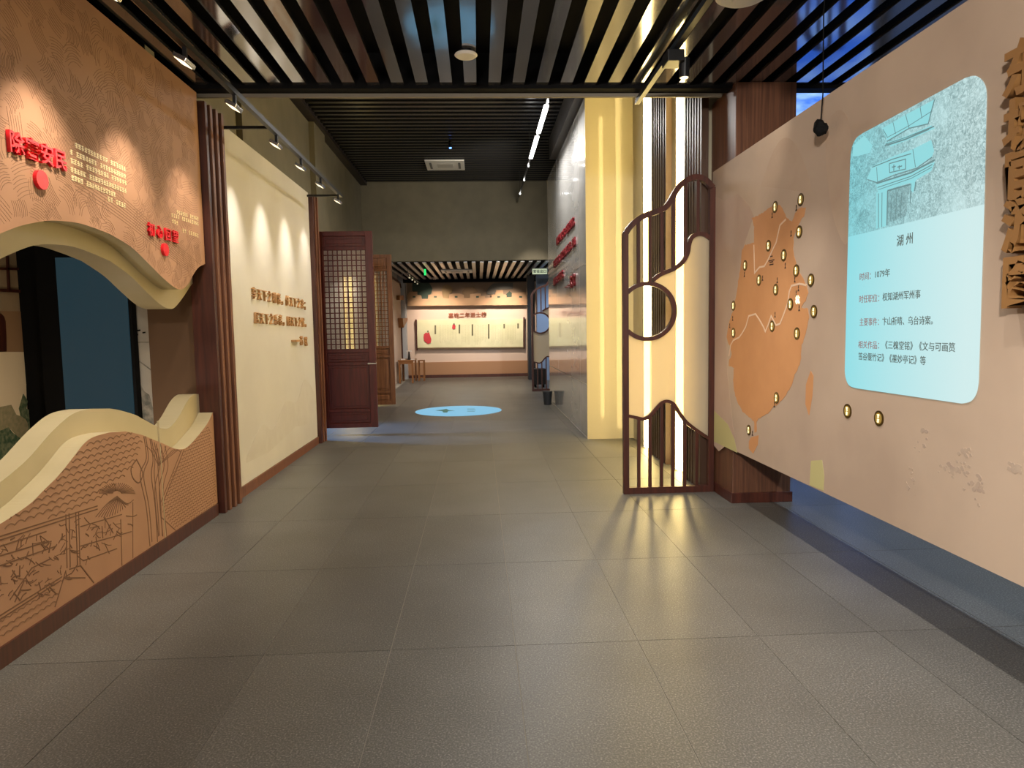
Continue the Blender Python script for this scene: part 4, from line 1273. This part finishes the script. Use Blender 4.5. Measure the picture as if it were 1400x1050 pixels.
# projected disc: the light pool on the floor built as a self-glowing plate
fd = thing('floor_projection', 'glowing pale blue disc projected on the floor in the far hall', 'projection', (-.43, 13.17, 0))
MB().cyl((-.43, 13.17, .0005), .835, .002, 'Z', 72).build('disc', M_CIRCLE, fd)
c7 = ((520, 340), 4.375)
def fpoly(pts):
    return [onZ(520 + a / 4.375, 340 + b / 4.375, .003)[:2] for a, b in pts]
MB().prism(fpoly([(330, 968), (375, 962), (395, 958), (410, 966), (445, 968), (405, 972), (400, 980), (375, 980), (372, 972)]), 'Z', .0024, .0034, M_CINK).build('plant_drawing', None, fd)
for yy in (958, 965, 973):
    MB().bar2d(fpoly([(520, yy), (560 + (yy % 3) * 5, yy)]), .05, 'Z', .0024, .0034, M_CINK).build('text_line', None, fd)

# bin by the block
bn = thing('waste_bin', 'small dark tapered bin at the far foot of the grey block', 'bin', (1.38, 13.9, 0))
MB().cyl((1.38, 13.9, 0), .075, .26, 'Z', 20, .1).build('body', mat('charcoal_plastic', (38, 40, 44), .5), bn)
MB().cyl((1.38, 13.9, .26), .105, .02, 'Z', 20).build('rim', mat('charcoal_plastic2', (50, 52, 56), .5), bn)

# ================================================================== far room
yb = 22.6
def bw(x, y, Y=yb):
    p = onY(x, y, Y); return (p[0], p[2])
cc8 = lambda pts, Y=yb: [bw(520 + a / 6.177, 360 + b / 6.177, Y) for a, b in pts]
sn = thing('battlement_mural', 'cut-out city wall mural with battlements and roofs above the far scroll', 'mural', (-.2, 22.5, 2.4))
def sc_(pts, Y, m, name):
    MB().prism(cc8(pts, Y - .05), 'Y', Y - .05, Y - .02, m).build(name, None, sn)
sc_([(225, 145), (1245, 140), (1245, 300), (225, 300)], 22.56, mat('hazy_sky_print', (150, 128, 106), .8), 'backdrop')
sc_([(270, 150), (400, 140), (440, 215), (430, 250), (405, 300), (350, 300), (345, 270), (310, 265), (270, 235)], 22.52, M_TEAL, 'dark_tree')
sc_([(515, 225), (530, 190), (560, 178), (590, 190), (610, 215), (605, 245), (580, 262), (575, 298), (530, 298), (530, 250)], 22.51, M_GOLDP, 'ochre_tree')
sc_([(690, 240), (720, 200), (790, 195), (830, 240), (770, 260), (755, 290), (705, 290)], 22.52, mat('roof_print', (138, 112, 84), .8), 'roof')
sc_([(895, 240), (915, 205), (950, 170), (1120, 165), (1120, 215), (980, 225), (965, 262), (900, 262)], 22.51, M_GREYP, 'grey_roof')
sc_([(1060, 262), (1090, 235), (1115, 255), (1108, 285), (1066, 285)], 22.5, M_TEAL, 'green_tree')
sc_([(230, 270), (245, 240), (312, 240), (312, 265), (345, 272), (350, 300), (402, 300), (404, 266), (440, 262), (440, 238), (522, 236), (530, 292), (577, 298), (580, 262), (618, 255), (670, 255), (705, 265), (705, 292), (757, 292), (757, 260), (800, 255), (850, 255), (850, 275), (885, 275), (885, 292), (937, 290), (937, 265), (970, 262), (980, 225), (1035, 225), (1037, 262), (1066, 265), (1066, 286), (1111, 285), (1111, 250), (1160, 248), (1235, 240), (1235, 340), (230, 350)], 22.46, M_STONEP, 'battlement')
for x in (285, 465, 640, 820, 1000, 1185):
    MB().prism(cc8([(x - 12, 276), (x + 12, 276), (x + 12, 290), (x - 12, 290)], 22.405), 'Y', 22.4, 22.41, M_TEAL).build('loophole', None, sn)
MB().prism(cc8([(230, 340), (1235, 332), (1235, 352), (230, 360)], 22.4), 'Y', 22.38, 22.545, M_STONEP).build('ledge', None, sn)

sb = thing('name_scroll', 'long pale green scroll board with dark rods on the far wall', 'scroll', (-.2, 22.55, 1.6))
q = cc8([(312, 478), (1205, 470), (1205, 705), (312, 712)])
MB().prism(q, 'Y', 22.55, 22.6, M_SCROLL).build('sheet', None, sb)
for pts in ([(302, 475), (311, 735)], [(1211, 455), (1213, 720)]):
    MB().bar2d(cc8(pts), .045, 'Y', 22.5, 22.6).build('rod', M_DWOOD, sb)
MB().bar2d(cc8([(310, 718), (1210, 710)]), .035, 'Y', 22.5, 22.6).build('rail', mat('scroll_rail', (120, 100, 72), .6), sb)
for x, a, b in ((465, 523, 598), (668, 517, 592), (778, 515, 610), (915, 513, 635), (1045, 512, 550), (1162, 508, 550)):
    MB().bar2d(cc8([(x, a), (x, b)]), .05, 'Y', 22.54, 22.55).build('name_plate', mat('olive_plate', (104, 100, 72), .7), sb)
cl = MB()
for x in range(500, 1140, 11):
    if any(abs(x - t) < 16 for t in (668, 778, 915, 1045)): continue
    z1 = rk.uniform(640, 690)
    y = 520
    while y < z1:
        d = rk.uniform(5, 13)
        cl.bar2d(cc8([(x, y), (x, min(y + d, z1))]), .008, 'Y', 22.546, 22.55); y += d + 3
tag(cl.build('name_columns', mat('faint_brown_ink', (184, 176, 138), .8), sb), kind='stuff')
def flower(pts, name):
    MB().prism(cc8(pts), 'Y', 22.53, 22.55, M_RED2).build(name, None, sb)
M_RED2 = mat('painted_red', (196, 58, 66), .7)
flower([(368, 600), (385, 585), (400, 590), (412, 580), (422, 610), (432, 640), (428, 670), (405, 680), (388, 670), (372, 655), (366, 625)], 'red_gourd')
flower([(610, 520), (622, 510), (635, 525), (634, 550), (620, 558), (606, 548)], 'red_fruit')
for x, y in ((402, 570), (622, 508)):
    MB().prism(cc8([(x - 4, y), (x + 4, y - 4), (x + 6, y + 10), (x - 2, y + 14)]), 'Y', 22.525, 22.55, M_TEAL).build('stem', None, sb)
ins = thing('wall_heading', 'row of seven brown raised characters above the far scroll', 'lettering', (-.2, 22.6, 2))
a = onY(616.3, 431.5, 22.6); b = onY(661.5, 430.2, 22.6)
line_of('嘉祐二年进士榜', 'B', a, b, .165, mat('rust_letter', (150, 84, 56), .6), ins, bold=.02, depth=.2)

# left niche frame of the far room
nf = thing('niche_frame', 'pinkish display niche with a dark slanted outline left in the far room', 'display niche', (-2.5, 19.5, 0))
nz_ = lambda q: [YZ(onX(a, b, -2.5)) for a, b in q]
top_ = nz_([(528, 374), (536, 380), (546, 387), (550, 404), (549.5, 413)])
pts = [(17.0, 0), (17.0, top_[0][1])] + top_ + [(22.1, 1.9), (22.1, 0)]
MB().prism(pts, 'X', -2.56, -2.5, M_PINK).build('board', None, nf)
MB().bar2d(top_ + [(top_[-1][0] + .02, 1.86), (22.0, 1.84), (22.05, 0)], .05, 'X', -2.52, -2.46).build('outline', M_DWOOD, nf)
b_ = nz_([(543.5, 435), (552, 435), (545, 448)])
MB().prism(b_, 'X', -2.5, -2.34, M_TABLE).build('bracket', None, nf)
b_ = nz_([(542, 404), (549, 404), (549, 410), (542, 410)])
MB().prism(b_, 'X', -2.5, -2.4, M_TABLE).build('shelf', None, nf)
# table with lamp and books
tb = thing('side_table', 'honey wood table with straight legs left in the far room', 'table', (-2.15, 20.6, 0))
p = onZ(566, 524)
TX1, TY1 = p[0], p[1]
MB().box(-2.44, TX1, TY1 - .02, TY1 + 1.1, .66, .7).build('table_top', M_TABLE, tb, bevel=.005)
for x in (-2.42, TX1 - .06):
    for y in (TY1, TY1 + 1.03):
        MB().box(x, x + .05, y, y + .05, 0, .66).build('leg', M_TABLE, tb)
MB().box(-2.37, TX1 - .06, TY1 + .005, TY1 + .045, .58, .66).build('apron', M_TABLE, tb)
tl_ = thing('table_lamp', 'small black lamp with flat white disc on the far table', 'lamp', (-2.12, 20.6, .7))
MB().cyl((-2.12, 20.6, .7), .06, .03, 'Z', 16).cyl((-2.12, 20.6, .73), .045, .22, 'Z', 14, .018).build('base', M_BLACKS, tl_)
MB().cyl((-2.12, 20.6, .95), .085, .02, 'Z', 20).build('disc', M_WHITE, tl_)
for k, (x, y, lb) in enumerate(((-2.3, 20.6, 'small white book lying on the far table left of the lamp'), (-2.0, 20.5, 'small white book lying on the far table edge'))):
    t = thing('book', lb, 'book', (x, y, .7), 'books on the far table')
    MB().box(x - .06, x + .06, y - .08, y + .08, .7, .72).build('cover', M_WHITE, t)
    MB().box(x - .056, x + .056, y - .076, y + .08, .72, .735).build('pages', M_PINK, t)
st = thing('stool', 'honey wood frame stool right of the far table', 'stool', (-1.85, 21.4, 0))
sx0, sy0 = -1.92, 21.2
for x in (sx0, sx0 + .16):
    for y in (sy0, sy0 + .3):
        MB().box(x, x + .035, y, y + .035, 0, .62).build('leg', M_TABLE, st)
MB().box(sx0, sx0 + .195, sy0, sy0 + .335, .62, .65).build('seat', M_TABLE, st)
MB().box(sx0 + .035, sx0 + .16, sy0, sy0 + .03, .1, .13).build('stretcher', M_TABLE, st)

# exit sign, green light, camera, far track
es = thing('exit_sign', 'pale hanging exit sign under the far ceiling at the right', 'sign', (1.55, 17.6, 3.05))
p = onY(738, 371, 17.6)
MB().box(p[0] - .19, p[0] + .19, 17.6, 17.64, p[2] - .07, p[2] + .07).build('panel', M_SIGN, es)
line_of('安全出口', 'B', (p[0] - .13, 17.6, p[2]), (p[0] + .13, 17.6, p[2]), .085, M_DGREEN, es, bold=.02, depth=.02)
for dx in (-.15, .15):
    MB().box(p[0] + dx - .004, p[0] + dx + .004, 17.618, 17.624, p[2] + .07, 3.2).build('hanger', M_BLACKS, es)
gl = thing('exit_light', 'small upright green light hanging from the far ceiling', 'sign', (-1.5, 18.6, 3.1))
p = onY(581, 371, 18.6)
MB().box(p[0] - .025, p[0] + .025, 18.6, 18.64, p[2] - .1, p[2] + .06).build('panel', M_GREENL, gl)
MB().box(p[0] - .006, p[0] + .006, 18.61, 18.63, p[2] + .06, 3.2).build('hanger', M_BLACKS, gl)
dc = thing('dome_camera', 'small white dome camera on the far ceiling beam', 'camera', (-1.5, 21.4, 3.1))
p = onY(594, 381, 22.0)
MB().cyl((p[0], 22.0, p[2] - .03), .05, .07, 'Z', 16, .07).build('housing', M_WHITE, dc)
MB().cyl((p[0], 22.0, p[2] - .055), .025, .03, 'Z', 12, .045).build('dome', M_BLACK, dc)
ft = thing('track_rail', 'short black track with tiny spotlights near the far left ceiling corner', 'lighting track', (-1.8, 20, 3.1))
MB().box(-1.86, -1.83, 18.0, 21.8, 3.07, 3.1).build('rail', M_BLACKS, ft)
for y in (18.2, 21.5):
    MB().box(-1.85, -1.84, y - .005, y + .005, 3.1, 3.42).build('hanger', M_BLACKS, ft)
for y in (18.6, 19.4, 20.2, 21.0):
    MB().cyl((-1.845, y, 2.99), .03, .08, 'Z', 12).build('spot', M_CHROME, ft)
    MB().cyl((-1.845, y, 2.985), .022, .005, 'Z', 12).build('lens', M_LENS, ft)
tr_ = thing('equipment_trolley', 'dark equipment box standing behind the far lattice screen', 'trolley', (1.9, 17.8, 0))
MB().box(1.42, 1.75, 18.0, 18.4, .08, .5).build('body', mat('charcoal_box', (30, 30, 34), .5), tr_, bevel=.01)
for x in (1.46, 1.67):
    MB().cyl((x, 18.05, .04), .04, .04, 'X', 14).build('wheel', M_BLACK, tr_)
    MB().cyl((x, 18.32, .04), .04, .04, 'X', 14).build('wheel', M_BLACK, tr_)
